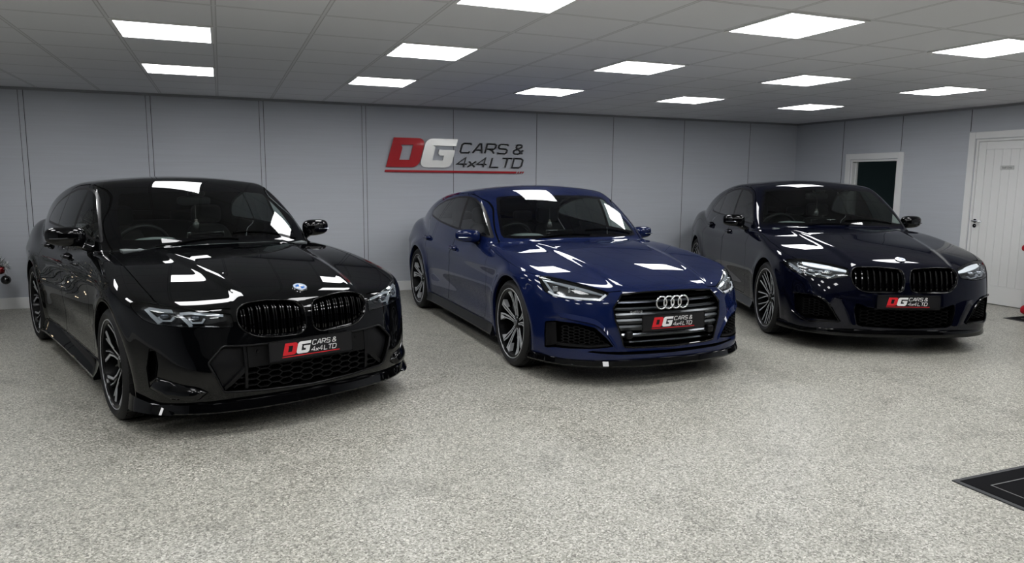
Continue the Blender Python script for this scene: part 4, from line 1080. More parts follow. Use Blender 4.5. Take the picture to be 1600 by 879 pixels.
P_B=paint('blue_pearl_paint',(.0013,.0068,.043),.10,.4,.4)
P_C=paint('deep_blue_black_paint',(.0022,.0028,.009),.0,.4,0)
CA=dict(spec=CAR_A,paint=P_A,Rt=.335,Rr=.272,track=.912,design='Y',front=front_A,front_objs=objs_A,
 ws=[(-.02,1.005),(.2,1.003),(.4,.998),(.55,.994),(.640,.996),(.648,1.02),(.645,1.06),(.618,1.20),(.556,1.335),(.52,1.348),(.4,1.357),(.2,1.364),(-.02,1.366)],
 dlo=[(-.84,.998),(-.95,1.10),(-1.07,1.195),(-1.19,1.278),(-1.30,1.333),(-1.42,1.360),(-1.6,1.370),(-1.87,1.358),(-2.06,1.327),(-2.30,1.275),(-2.46,1.222),(-2.57,1.15),(-2.61,1.09),(-2.56,1.060),(-2.05,1.052),(-1.5,1.038),(-1.1,1.018)],
 bpill=((-1.50,1.0),(-1.515,1.38)),qdiv=((-2.06,1.0),(-2.07,1.33)),
 fdoor=[(-.60,.27),(-.565,.6),(-.60,.86),(-.80,.985),(-.97,1.118),(-1.06,1.215),(-1.18,1.300),(-1.30,1.357),(-1.42,1.385),(-1.54,1.392),(-1.52,1.0),(-1.54,.75),(-1.59,.27)],
 rdoor=[(-1.60,.27),(-1.55,.75),(-1.53,1.0),(-1.55,1.392),(-1.87,1.381),(-2.075,1.348),(-2.095,1.2),(-2.10,1.04),(-2.32,.97),(-2.45,.84),(-2.44,.70),(-2.39,.5),(-2.37,.27)],
 hood=[(.752,-.1),(.752,.03),(.742,.08),(.725,.2),(.70,.35),(.700,.43),(.655,.558),(.592,.657),(.50,.737),(.44,.757),(.20,.766),(-.02,.762),(-.40,.748),(-.66,.735),(-.72,.70),(-.66,.60),(-.585,.40),(-.54,.2),(-.525,-.1)],
 hood_seam=[(.700,.43),(.655,.558),(.592,.657),(.50,.737),(.44,.757),(.20,.766),(-.02,.762),(-.40,.748),(-.66,.735),(-.72,.70),(-.66,.60),(-.585,.40),(-.54,.2),(-.525,-.02)],
 roofp=[(-1.0,-.1),(-1.05,.3),(-1.24,.57),(-1.5,.61),(-2.2,.61),(-2.55,.60),(-2.65,-.1)],
 handles=((-1.40,.865),(-2.28,.885)),skirt=[(-.03,.26),(.012,.25),(.030,.20),(.052,.165),(.050,.150),(-.05,.15)],
 mirror=(-1.02,.925,1.045),mirrormat=M_GB,plate=(.812,0,.462),plate_n=(1,0,.04),
 dash_x=-1.05,dash_z=.950,wheel_pos=(-1.30,-.37,.915),seat_x=-1.80,seat_z=.42,rear_x=-2.62,rvm=(-1.23,1.27),wiper_x=-.60,aerial=None,
 fresh='small bottle air freshener hanging from the mirror of the left-hand black car')
CB=dict(CA,spec=CAR_B,paint=P_B,Rt=.338,Rr=.274,track=.918,design='blade',front=front_B,front_objs=objs_B,
 ws=[(-.02,.952),(.2,.951),(.4,.947),(.58,.944),(.672,.948),(.682,.975),(.665,1.05),(.630,1.16),(.568,1.285),(.53,1.299),(.4,1.308),(.2,1.314),(-.02,1.316)],
 dlo=[(-.79,.943),(-.985,1.095),(-1.10,1.172),(-1.22,1.235),(-1.38,1.278),(-1.59,1.297),(-1.9,1.288),(-2.24,1.244),(-2.48,1.190),(-2.62,1.138),(-2.68,1.085),(-2.62,1.055),(-2.2,1.010),(-1.66,.975),(-1.16,.957)],
 bpill=((-1.544,.98),(-1.585,1.30)),qdiv=((-3.2,1.0),(-3.3,1.3)),
 fdoor=[(-.66,.25),(-.58,.6),(-.60,.83),(-.76,.93),(-.97,1.10),(-1.09,1.192),(-1.21,1.257),(-1.38,1.302),(-1.60,1.322),(-1.565,.97),(-1.64,.75),(-1.74,.25)],
 rdoor=[(-1.75,.25),(-1.65,.75),(-1.575,.97),(-1.61,1.322),(-1.9,1.313),(-2.25,1.268),(-2.5,1.212),(-2.65,1.157),(-2.72,1.08),(-2.70,1.0),(-2.62,.9),(-2.5,.78),(-2.41,.6),(-2.37,.25)],
 hood=[(.80,-.1),(.80,.2),(.765,.37),(.745,.47),(.66,.58),(.585,.65),(.51,.728),(.425,.792),(.38,.86),(.1,.93),(-.3,.93),(-.62,.90),(-.74,.80),(-.72,.70),(-.66,.55),(-.585,.30),(-.56,-.1)],
 hood_side=[(-.9,.898),(-.60,.868),(-.40,.840),(-.1,.812),(.2,.782),(.41,.757),(.9,.70),(.9,0),(-.9,0)],
 hood_seam=[(.765,.37),(.745,.47),(.66,.58),(.585,.65),(.51,.728),(.43,.795)],
 side_seams=[[(-.66,.90),(-.60,.868),(-.40,.840),(-.1,.812),(.2,.782),(.41,.757)]],
 roofp=[(-1.1,-.1),(-1.15,.3),(-1.27,.57),(-1.5,.62),(-2.2,.62),(-2.55,.60),(-2.7,-.1)],
 handles=((-1.56,.792),(-2.52,.825)),skirt=[(-.03,.25),(.010,.24),(.018,.20),(.030,.165),(.026,.150),(-.05,.15)],skirtmat=M_SB,
 mirror=(-1.02,.915,.957),mirrormat=P_B,mirror_r=(.085,.115,.060),plate=(.885,0,.455),plate_n=(1,0,.0),
 dash_x=-1.06,dash_z=.905,wheel_pos=(-1.28,-.37,.875),seat_x=-1.80,seat_z=.38,rear_x=-2.62,rvm=(-1.27,1.22),wiper_x=-.62,aerial=-2.75,
 fresh='small air freshener hanging from the mirror inside the blue car')
CC=dict(CA,spec=CAR_C,paint=P_C,Rt=.345,Rr=.281,track=.925,Ra=.382,za=.352,design='V',front=front_C,front_objs=objs_C,
 ws=[(-.02,1.022),(.2,1.021),(.4,1.018),(.6,1.014),(.735,1.010),(.748,1.035),(.730,1.09),(.67,1.23),(.600,1.362),(.56,1.378),(.4,1.390),(.2,1.398),(-.02,1.400)],
 dlo=[(-.87,1.0),(-1.04,1.170),(-1.16,1.26),(-1.293,1.335),(-1.5,1.376),(-1.827,1.390),(-2.1,1.368),(-2.386,1.311),(-2.56,1.225),(-2.69,1.135),(-2.72,1.09),(-2.6,1.068),(-2.267,1.055),(-1.6,1.037),(-1.2,1.014)],
 bpill=((-1.60,1.0),(-1.76,1.40)),qdiv=((-2.267,1.0),(-2.333,1.325)),
 fdoor=[(-.76,.27),(-.71,.65),(-.74,.9),(-.84,.99),(-1.03,1.19),(-1.15,1.282),(-1.29,1.358),(-1.5,1.40),(-1.79,1.414),(-1.63,1.02),(-1.67,.75),(-1.74,.27)],
 rdoor=[(-1.75,.27),(-1.68,.75),(-1.64,1.02),(-1.80,1.414),(-2.1,1.392),(-2.36,1.34),(-2.33,1.2),(-2.32,1.04),(-2.50,.98),(-2.60,.84),(-2.56,.65),(-2.49,.27)],
 hood=[(.80,-.1),(.80,.03),(.785,.08),(.77,.2),(.755,.35),(.745,.47),(.69,.57),(.60,.67),(.49,.777),(.44,.82),(.28,.862),(-.1,.865),(-.525,.835),(-.72,.80),(-.72,.70),(-.66,.60),(-.60,.40),(-.56,.2),(-.55,-.1)],
 hood_side=None,hood_seam=[(.745,.47),(.69,.57),(.60,.67),(.49,.777),(.44,.82),(.28,.862),(-.1,.865),(-.525,.835),(-.70,.80)],side_seams=[],
 handles=((-1.55,.885),(-2.50,.915)),skirt=[(-.03,.26),(.008,.25),(.016,.21),(.034,.175),(.030,.160),(-.05,.16)],skirtmat=M_GB,
 mirror=(-1.03,.965,1.045),mirrormat=M_GB,mirror_r=(.085,.115,.068),plate=(.898,0,.457),plate_n=(1,0,.03),
 dash_x=-1.05,dash_z=.975,wheel_pos=(-1.30,-.39,.935),seat_x=-1.85,seat_z=.42,rear_x=-2.72,rvm=(-1.24,1.31),wiper_x=-.61,aerial=-2.85,
 fresh='small air freshener hanging from the mirror of the dark car beside the doors')
import os
WHICH=os.environ.get('CARS','ABC') if False else 'ABC'
build_car('A','glossy black saloon parked at the left with a black splitter and split kidney grille',CA)
build_car('B','metallic blue fastback car with four-ring emblem and hexagonal grille, parked in the middle',CB)
build_car('C','dark blue-black saloon with kidney grille parked beside the white doors',CC)
# ---------- room
H=2.40;XR=9.0;YB=3.93;XL=-4.7;YF=-8.0
def plane(name,P,m,kind='structure',thick=None):
    g=G();g.add(P,[(0,1,2,3)]);o=g.obj(name,m,smooth=False,fixn=False);tag(o,kind=kind);return o
def slab(name,lo,hi,m,kind='structure',bevel=0,parent=None):
    g=G();lo=np.array(lo,float);hi=np.array(hi,float);g.box((lo+hi)/2,hi-lo);o=g.obj(name,m,parent,smooth=False,bevel=bevel)
    if kind and not parent: tag(o,kind=kind)
    return o
def wallmat():
    m=mat('wall_panel_grey',(.34,.36,.395),.42,spec=.35);nt=m.node_tree;b=nt.nodes['Principled BSDF']
    tc=N_(nt,'ShaderNodeTexCoord');mp=N_(nt,'ShaderNodeMapping');mp.inputs['Scale'].default_value=(.6,.6,26)
    n=N_(nt,'ShaderNodeTexNoise');n.inputs['Scale'].default_value=2.2;n.inputs['Detail'].default_value=5
    r=N_(nt,'ShaderNodeValToRGB');r.color_ramp.elements[0].position=.3;r.color_ramp.elements[0].color=(.54,.56,.60,1);r.color_ramp.elements[1].position=.75;r.color_ramp.elements[1].color=(.57,.595,.64,1)
    nt.links.new(tc.outputs['Object'],mp.inputs[0]);nt.links.new(mp.outputs[0],n.inputs[0]);nt.links.new(n.outputs[0],r.inputs[0]);nt.links.new(r.outputs[0],b.inputs['Base Color'])
    return m
M_WALL=wallmat();M_JNT=mat('joint_dark',(.06,.065,.07),.6);M_WHITE=mat('white_gloss_paint',(.86,.865,.86),.35);M_DARK=mat('dark_glazing',(.012,.013,.015),.12)  # joint material: dark line colour between the wall panels
def floormat():
    m=mat('flake_floor',(.5,.5,.5),.34,spec=.45);nt=m.node_tree;b=nt.nodes['Principled BSDF'];L=nt.links.new
    tc=N_(nt,'ShaderNodeTexCoord')
    v=N_(nt,'ShaderNodeTexVoronoi');v.inputs['Scale'].default_value=150;v2=N_(nt,'ShaderNodeTexVoronoi');v2.inputs['Scale'].default_value=85
    for q in(v,v2): L(tc.outputs['Object'],q.inputs['Vector'])
    s=N_(nt,'ShaderNodeSeparateColor');L(v.outputs['Color'],s.inputs[0]);s2=N_(nt,'ShaderNodeSeparateColor');L(v2.outputs['Color'],s2.inputs[0])
    r=N_(nt,'ShaderNodeValToRGB');e=r.color_ramp.elements;e[0].position=0;e[0].color=(.15,.145,.125,1);e[1].position=1;e[1].color=(.68,.665,.60,1)
    for p,c in((.12,(.19,.185,.158,1)),(.3,(.31,.303,.265,1)),(.75,(.435,.425,.378,1))): x=e.new(p);x.color=c
    r2=N_(nt,'ShaderNodeValToRGB');e=r2.color_ramp.elements;e[0].position=0;e[0].color=(.70,.70,.69,1);e[1].position=.12;e[1].color=(1,1,1,1);x=e.new(.9);x.color=(1,1,1,1);x=e.new(1);x.color=(1.2,1.2,1.18,1)
    L(s.outputs[0],r.inputs[0]);L(s2.outputs[1],r2.inputs[0])
    mx=N_(nt,'ShaderNodeMix',data_type='RGBA',blend_type='MULTIPLY');mx.inputs[0].default_value=1;L(r.outputs[0],mx.inputs[6]);L(r2.outputs[0],mx.inputs[7])
    n=N_(nt,'ShaderNodeTexNoise');n.inputs['Scale'].default_value=2.1;n.inputs['Detail'].default_value=8;n.inputs['Roughness'].default_value=.68;L(tc.outputs['Object'],n.inputs['Vector'])
    r3=N_(nt,'ShaderNodeValToRGB');e=r3.color_ramp.elements;e[0].position=.30;e[0].color=(.74,.74,.735,1);e[1].position=.47;e[1].color=(1.03,1.03,1.03,1);L(n.outputs[0],r3.inputs[0])
    m2=N_(nt,'ShaderNodeMix',data_type='RGBA',blend_type='MULTIPLY');m2.inputs[0].default_value=1;L(mx.outputs[2],m2.inputs[6]);L(r3.outputs[0],m2.inputs[7]);L(m2.outputs[2],b.inputs['Base Color'])
    bp=N_(nt,'ShaderNodeBump');bp.inputs['Strength'].default_value=.25;bp.inputs['Distance'].default_value=.002;L(v.outputs['Distance'],bp.inputs['Height']);L(bp.outputs[0],b.inputs['Normal'])
    return m
def ceilmat():
    m=mat('ceiling_tile',(.6,.6,.6),.8,spec=.2);nt=m.node_tree;b=nt.nodes['Principled BSDF'];L=nt.links.new
    tc=N_(nt,'ShaderNodeTexCoord');sp=N_(nt,'ShaderNodeSeparateXYZ');L(tc.outputs['Object'],sp.inputs[0]);ds=[]
    for a in(0,1):
        ad=N_(nt,'ShaderNodeMath',operation='ADD');ad.inputs[1].default_value=.3+60;L(sp.outputs[a],ad.inputs[0])
        pp=N_(nt,'ShaderNodeMath',operation='PINGPONG');pp.inputs[1].default_value=.3;L(ad.outputs[0],pp.inputs[0]);ds.append(pp)   # distance to nearest 0.6 multiple
    mn=N_(nt,'ShaderNodeMath',operation='MINIMUM');L(ds[0].outputs[0],mn.inputs[0]);L(ds[1].outputs[0],mn.inputs[1])
    r=N_(nt,'ShaderNodeValToRGB');e=r.color_ramp.elements;r.color_ramp.interpolation='LINEAR';e[0].position=0;e[0].color=(.715,.722,.745,1);e[1].position=.022;e[1].color=(.775,.782,.81,1)
    for p,c in((.0075,(.715,.722,.745,1)),(.0090,(.40,.40,.41,1)),(.0115,(.40,.40,.41,1)),(.0135,(.775,.782,.81,1))): x=e.new(p);x.color=c
    L(mn.outputs[0],r.inputs[0]);L(r.outputs[0],b.inputs['Base Color']);return m
plane('floor',[(XL-.1,YF-.1,0),(XR+2.2,YF-.1,0),(XR+2.2,YB+.1,0),(XL-.1,YB+.1,0)],floormat())
plane('ceiling',[(XL-.1,YB+.1,H),(XR+.1,YB+.1,H),(XR+.1,YF-.1,H),(XL-.1,YF-.1,H)],ceilmat())
slab('wall_back',(XL-.1,YB,0),(XR+.1,YB+.1,H),M_WALL);slab('wall_left',(XL-.1,YF,0),(XL,YB,H),M_WALL);slab('wall_front',(XL,YF-.1,0),(XR+.1,YF,H),M_DARK)
# right wall with two openings
D1=(1.985,2.80,1.80);D2=(.02,.885,2.005)
for lo,hi in(((XR,D1[1],0),(XR+.12,YB,H)),((XR,D2[1],0),(XR+.12,D1[0],H)),((XR,YF,0),(XR+.12,D2[0],H)),((XR,D1[0],D1[2]),(XR+.12,D1[1],H)),((XR,D2[0],D2[2]),(XR+.12,D2[1],H))):
    pass
g=G()
for lo,hi in(((XR,D1[1],0),(XR+.12,YB,H)),((XR,D2[1],0),(XR+.12,D1[0],H)),((XR,YF,0),(XR+.12,D2[0],H)),((XR,D1[0],D1[2]),(XR+.12,D1[1],H)),((XR,D2[0],D2[2]),(XR+.12,D2[1],H))):
    lo=np.array(lo);hi=np.array(hi);g.box((lo+hi)/2,hi-lo)
tag(g.obj('wall_right',M_WALL,smooth=False,fixn=False),kind='structure')
# dark room beyond the first doorway, its walls given a faint glow
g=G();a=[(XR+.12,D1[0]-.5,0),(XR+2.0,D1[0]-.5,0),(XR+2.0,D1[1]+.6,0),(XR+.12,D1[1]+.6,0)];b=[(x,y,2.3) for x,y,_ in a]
g.add(a+b,[(1,2,6,5),(0,1,5,4),(2,3,7,6),(4,5,6,7)]);tag(g.obj('wall_beyond',mat('faint_glow_room',(.05,.07,.075),.9,emit=(.5,.8,.85),es=.008),smooth=False,fixn=False),kind='structure')
def trim(n,lo,hi,m=M_WHITE,bevel=.004): return slab('trim_%d'%n,lo,hi,m,bevel=bevel)
tn=1
for x in(-4.13,-2.90,-1.665,-.435,.783,2.008,3.213,4.42,5.63,6.85,8.08):
    w=.020
    g=G();g.box((x,YB-.002,H/2+.06),(2*w+.004,.004,H-.13));o=g.obj('trim_%d'%tn,M_WALL,smooth=False);tag(o,kind='structure')
    g=G();
    for s_ in((-1,1) if x<2.5 else (-1,)): g.box((x+s_*(w+.004),YB-.0015,H/2+.06),(.006 if s_<0 else .0075,.003,H-.13))
    j=g.obj('joint_line',M_JNT,o,smooth=False);tn+=1
for y in(2.97,1.96,.974,-.25,-1.47,-2.7,-3.9,-5.1):
    z0=.13
    for q in(D1,D2):
        if q[0]-.1<y<q[1]+.1: z0=q[2]+.1
    g=G();g.box((XR-.0015,y,(H+z0)/2),(.003,.006,H-z0));tag(g.obj('trim_%d'%tn,M_JNT,smooth=False),kind='structure');tn+=1
g=G();g.box(((XL+XR)/2,YB-.012,H-.014),(XR-XL,.024,.028));tag(g.obj('trim_%d'%tn,mat('wall_angle',(.34,.35,.37),.5),smooth=False),kind='structure');tn+=1
g=G();g.box((XR-.012,(YB+YF)/2,H-.014),(.024,YB-YF,.028));tag(g.obj('trim_%d'%tn,MATS['wall_angle'],smooth=False),kind='structure');tn+=1
slab('baseboard_back',(XL,YB-.018,0),(XR-.02,YB-.0005,.125),M_WHITE,bevel=.004);slab('baseboard_left',(XL,YF,0),(XL+.018,YB-.02,.125),M_WHITE,bevel=.004)
g=G()
for y0,y1 in((D1[1]+.10,YB-.02),(D2[1]+.10,D1[0]-.10),(YF,D2[0]-.10)): g.box((XR-.009,(y0+y1)/2,.0625),(.0175,y1-y0,.125))
tag(g.obj('baseboard_right',M_WHITE,smooth=False,bevel=.004),kind='structure')
def doorframe(n,D,name):
    y0,y1,z=D;fr=empty(name,(XR,(y0+y1)/2,0));tag(fr,kind='structure')
    def part(nm,lo,hi,m=M_WHITE,b=.005):
        g=G();lo=np.array(lo,float)-np.array([XR,(y0+y1)/2,0]);hi=np.array(hi,float)-np.array([XR,(y0+y1)/2,0]);g.box((lo+hi)/2,hi-lo);return g.obj(nm,m,fr,smooth=False,bevel=b)
    w=.088
    part('architrave',(XR-.020,y0-w,0),(XR-.0005,y0-.004,z+w));part('architrave',(XR-.020,y1+.004,0),(XR-.0005,y1+w,z+w));part('architrave',(XR-.020,y0-.0035,z+.004),(XR-.0005,y1+.0035,z+w))
    part('door_jamb',(XR,y0,0),(XR+.119,y0+.030,z));part('door_jamb',(XR,y1-.030,0),(XR+.119,y1,z));part('door_jamb',(XR,y0+.03,z-.03),(XR+.119,y1-.03,z))
    part('door_stop',(XR+.06,y1-.045,0),(XR+.10,y1-.0301,z-.03));part('door_stop',(XR+.06,y0+.0301,0),(XR+.10,y0+.045,z-.03))
    return fr,part
doorframe(1,D1,'door_1')
fr,part=doorframe(2,D2,'door_2')
y0,y1,z=D2[0]+.033,D2[1]-.033,D2[2]-.033
leaf=part('door_leaf',(XR+.022,y0,.008),(XR+.055,y1,z),mat('white_door_paint',(.86,.865,.855),.4))
st=.095
part('stile',(XR+.012,y1-st,.008),(XR+.0215,y1,z),MATS['white_door_paint'],.003);part('stile',(XR+.012,y0,.008),(XR+.0215,y0+st,z),MATS['white_door_paint'],.003)
part('top_rail',(XR+.012,y0+st,z-st),(XR+.0215,y1-st,z),MATS['white_door_paint'],.003);part('bottom_rail',(XR+.012,y0+st,.008),(XR+.0215,y1-st,.23),MATS['white_door_paint'],.003)
k=6;yy=np.linspace(y0+st,y1-st,k+1)
for i in range(k): part('door_board',(XR+.0165,yy[i]+.002,.232),(XR+.0215,yy[i+1]-.002,z-st-.002),MATS['white_door_paint'],.002)
# lever handle and lock rose
c0=(D2[0]+D2[1])/2
g=G();hy=.815-c0
for zz in(1.005,.945): g.lathe([(0,-.008),(.024,-.008),(.026,-.004),(.026,.0)],c=(.0115,hy,zz),axis=0,n=28)
g.tube([(.008,hy,1.005),(-.045,hy,1.005)],.010,12);g.tube(smooth_line([(-.045,hy+.006,1.005),(-.050,hy-.03,1.004),(-.048,hy-.12,1.002)],5),.0095,12);g.lathe([(0,-.012),(.006,-.012),(.006,0)],c=(.006,hy,.945),axis=0,n=12)
g.obj('door_handle',M_CHR,fr,angle=50)
g=G();g.box((.0085,.48-c0,1.655),(.005,.165,.048));pl=g.obj('door_sign',mat('sign_alu',(.60,.61,.60),.35,.2),fr,bevel=.002)
fc=bpy.data.curves.new('sign_text','FONT');fc.body='Staff Only';fc.size=.030;fc.extrude=.0006;fc.align_x='CENTER';fc.align_y='CENTER'
to=bpy.data.objects.new('sign_text',fc);COL.objects.link(to);to.parent=fr;to.location=(.0055,.48-c0,1.655);to.rotation_euler=(PI/2,0,-PI/2);to.data.materials.append(mat('sign_ink',(.16,.16,.16),.5))
# ---------- ceiling lights
M_EMIT=mat('light_diffuser',(1,1,1),.5,emit=(.985,.99,1.0),es=13.2);M_FR=mat('light_frame',(.8,.8,.8),.4)
where={(0,0):'ceiling panel light above the bonnet of the left-hand black car',(0,1):'ceiling panel light farthest left in the back row',(1,0):'ceiling panel light left of and in front of the wall logo',(1,1):'ceiling panel light in the back row nearest above the red and silver logo',
 (1,-1):'ceiling panel light cut by the top edge, nearest the camera at the middle',(2,-1):'largest ceiling panel light, diamond-shaped in view, above the blue car nose',(2,0):'ceiling panel light in the middle row above the blue car',(2,1):'ceiling panel light in the back row right of the logo',
 (3,0):'ceiling panel light in the middle row above the bonnet of the right-hand saloon',(3,1):'ceiling panel light in the back row above the gap between blue car and right saloon',(3,-1):'ceiling panel light cut by the right edge of the picture',(4,0):'ceiling panel light in front of the closed white door',(4,1):'ceiling panel light nearest the corner of the two grey walls'}
def light_thing(i,j):
    lb=where.get((i,j),'square ceiling panel light out of view behind the camera or beside it')
    t=empty('ceiling_light',(i*1.8,j*1.8,H),0,lb,'ceiling light','square panel lights in the tiled ceiling')
    a=.275;f=.296
    g=G();
    for lo,hi in(((-f,-f),(f,-a)),((-f,a),(f,f)),((-f,-a),(-a,a)),((a,-a),(f,a))): g.box(((lo[0]+hi[0])/2,(lo[1]+hi[1])/2,-.005),(hi[0]-lo[0],hi[1]-lo[1],.008))
    fo=g.obj('light_frame',M_FR,t,smooth=False)
    g=G();g.box((0,0,-.0045),(2*a,2*a,.004));do=g.obj('light_diffuser',M_EMIT,t,smooth=False)
    return t,fo,do
proto=None
for i in range(-1,5):
    for j in range(-3,2):
        if (i,j) not in where and (j>=0 and i<0 and j>1): continue
        if proto is None: proto=light_thing(i,j);continue
        t=proto[0].copy();COL.objects.link(t);t.location=(i*1.8,j*1.8,H);t['label']=where.get((i,j),'square ceiling panel light out of view behind the camera or beside it')
        for c in proto[1:]:
            q=c.copy();COL.objects.link(q);q.parent=t
# ---------- wall sign
sg=empty('wall_sign',(3.2,YB,1.75),0,'red and silver company logo sign mounted on the grey back wall','sign')
gs=dict(D=G(),G=G(),T=G(),U=G());S_=.375
O=np.array([2.275,YB-.030,1.615])-np.array([3.2,YB,1.75])
sy_=.97
draw_logo(O,(1,0,0),(0,0,1),(0,1,0),S_,.018,gs,sh=.24,wid=.09,xs=1.33,ul=5.02,slash=True)
k=1.0
gs['D'].obj('letter_d',mat('sign_red',(.42,.012,.02),.3,.3,coat=.3),sg,angle=30);gs['G'].obj('letter_g',mat('brushed_silver',(.62,.62,.60),.32,.85),sg,angle=30);gs['U'].obj('underline',MATS['sign_red'],sg,smooth=False)
gs['T'].obj('company_lettering',mat('letter_face',(.52,.53,.55),.4),sg,smooth=False,fixn=False)
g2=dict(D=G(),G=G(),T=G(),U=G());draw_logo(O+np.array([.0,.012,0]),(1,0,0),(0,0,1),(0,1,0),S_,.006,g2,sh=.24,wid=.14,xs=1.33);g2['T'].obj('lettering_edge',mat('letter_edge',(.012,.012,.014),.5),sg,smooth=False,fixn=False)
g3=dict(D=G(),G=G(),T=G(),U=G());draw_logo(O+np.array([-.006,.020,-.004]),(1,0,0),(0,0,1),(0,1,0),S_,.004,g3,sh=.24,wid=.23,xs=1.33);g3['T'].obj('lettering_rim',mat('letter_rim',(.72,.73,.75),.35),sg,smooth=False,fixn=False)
# ---------- mats
def doormat(x0,y0,x1,y1,label):
    t=empty('door_mat',(x0,y1,0),0,label,'mat')
    m=mat('mat_pile',(.010,.010,.011),.95,spec=.1);g=G();g.box(((x1-x0)/2,-(y1-y0)/2,.004),(x1-x0-.05,y1-y0-.05,.008));g.obj('mat_pile',m,t,smooth=False)
    w=x1-x0;h=y1-y0;g=G()
    for lo,hi in(((0,-.03),(w,0)),((0,-h),(w,-h+.03)),((0,-h+.03),(.03,-.03)),((w-.03,-h+.03),(w,-.03))): g.box(((lo[0]+hi[0])/2,(lo[1]+hi[1])/2,.003),(hi[0]-lo[0],hi[1]-lo[1],.006))
    g.obj('rubber_edge',mat('mat_rubber',(.045,.047,.05),.6),t,smooth=False,bevel=.002)
    g=G();a=.115
    for lo,hi in(((a,-a-.005),(w-a,-a)),((a,-h+a),(w-a,-h+a+.005)),((a,-h+a+.005),(a+.005,-a-.005)),((w-a-.005,-h+a+.005),(w-a,-a-.005))): g.box(((lo[0]+hi[0])/2,(lo[1]+hi[1])/2,.0085),(hi[0]-lo[0],hi[1]-lo[1],.001))
    g.obj('border_stitching',mat('mat_line',(.20,.20,.20),.8),t,smooth=False)
doormat(3.572,-4.3,4.8,-3.088,'black mat with thin grey border line on the floor at the lower right')
doormat(8.215,-.75,8.62,-.18,'black mat lying in front of the closed white door')
# ---------- christmas tree just left of the frame
TX,TY=-2.60,2.85
rng=random.Random(4)
tree=empty('christmas_tree',(TX,TY,0),0,'frosted artificial christmas tree standing by the back wall at the left edge','christmas tree')
g=G();g.lathe([(0,0),(.26,0),(.26,.02),(.05,.05),(.035,.06),(.03,2.0),(.0,2.15)],axis=2,n=14);g.obj('trunk',mat('tree_trunk',(.03,.025,.02),.8),tree)
g=G();tips=[]
for lv in range(22):
    z=.34+lv*.082;R_=.80*(1-lv/23.5)**.85+.04;nb=int(9+R_*13)
    for k in range(nb):
        a=2*PI*(k+rng.random()*.7)/nb;L=R_*(.8+.25*rng.random());d=np.array([math.cos(a),math.sin(a),0]);z0=z+rng.uniform(-.03,.03)
        P=[np.array([0,0,z0])+d*L*t+np.array([0,0,.05*math.sin(t*2.2)-.12*t*t*L]) for t in np.linspace(.1,1,5)];tips.append(P[-1])
        g.tube(P,[.006,.005,.004,.003,.002],4,mi=0)
        sd=np.array([-d[1],d[0],0])
        for t in np.linspace(.18,1,int(7+L*17)):
            p=np.array([0,0,z0])+d*L*t+np.array([0,0,.05*math.sin(t*2.2)-.12*t*t*L])
            for _ in range(4):
                v=nrm(d*rng.uniform(.3,1.1)+sd*rng.uniform(-1.1,1.1)+np.array([0,0,rng.uniform(-.7,.7)]));ln=rng.uniform(.04,.075);w=nrm(np.cross(v,[rng.random(),rng.random(),1]))*.0042
                g.add([p-w,p+w,p+v*ln+w*.3,p+v*ln-w*.3],[(0,1,2,3)],1 if rng.random()<.35 else 2)
o=g.obj('foliage',[mat('branch_wire',(.03,.035,.03),.7),mat('pine_needle',(.07,.10,.08),.6),mat('frosted_needle',(.80,.82,.83),.45)],tree,smooth=False,fixn=False);tag(o,kind='stuff')
def bauble(p,r,m,lb):
    t=empty('bauble',tuple(p),0,lb,'bauble','baubles hanging on the christmas tree')
    g=G();superell(g,(0,0,0),(r,r,r),(1,1),(24,14));g.obj('ball',m,t,angle=180)
    g=G();g.lathe([(0,r+.012),(.007,r+.012),(.008,r-.003)],axis=2,n=10);g.tube([(0,0,r+.01),(0,0,r+.03)],.0012,4);g.obj('cap',M_CHR,t)
BR=mat('bauble_red',(.20,.008,.012),.12,.5,coat=1);BB=mat('bauble_black',(.008,.008,.009),.15,coat=1);BS=mat('bauble_silver',(.5,.5,.52),.15,1)
bauble((-1.862,3.60,.365),.048,BB,'black bauble hanging lowest on the tree tip at the left edge')
bauble((-1.905,3.60,.475),.050,BR,'dark red bauble at the left edge above the black one')
bauble((-1.925,3.60,.735),.035,BB,'small dark bauble at the left edge, highest in view')
# a drooping frosted branch that reaches these baubles
g=G()
for (tz,tx) in((.50,-1.85),(.56,-1.88),(.60,-1.93),(.73,-1.96)):
    P0=np.array([TX,TY,tz+.18]);P1=np.array([tx,3.60,tz]);
    for t in np.linspace(.25,1,26):
        p=P0+(P1-P0)*t+np.array([0,0,.05*math.sin(3*t)]);p-=np.array([TX,TY,0])
        for _ in range(9):
            v=nrm([rng.uniform(-1,1),rng.uniform(-1,1),rng.uniform(-.8,.8)]);ln=rng.uniform(.025,.05);w=nrm(np.cross(v,[rng.random(),rng.random(),1]))*.0045;g.add([p-w,p+w,p+v*ln+w*.3,p+v*ln-w*.3],[(0,1,2,3)],1 if rng.random()<.35 else 2)
o=g.obj('long_branches',[MATS['branch_wire'],MATS['pine_needle'],MATS['frosted_needle']],tree,smooth=False,fixn=False);tag(o,kind='stuff')
g=G()
for (cx_,cy_,cz_) in((-1.905,3.60,.545),(-1.86,3.60,.50),(-1.94,3.58,.60),(-1.93,3.62,.50)):
    for _ in range(170):
        d=nrm([rng.gauss(0,1),rng.gauss(0,1),rng.gauss(0,1)]);p=np.array([cx_-TX,cy_-TY,cz_])+d*rng.uniform(0,.035);v=nrm(d+np.array([rng.uniform(-.6,.6) for _ in range(3)]));ln=rng.uniform(.02,.045);w=nrm(np.cross(v,[rng.random(),rng.random(),1]))*.0042
        g.add([p-w,p+w,p+v*ln+w*.3,p+v*ln-w*.3],[(0,1,2,3)],1 if rng.random()<.35 else 2)
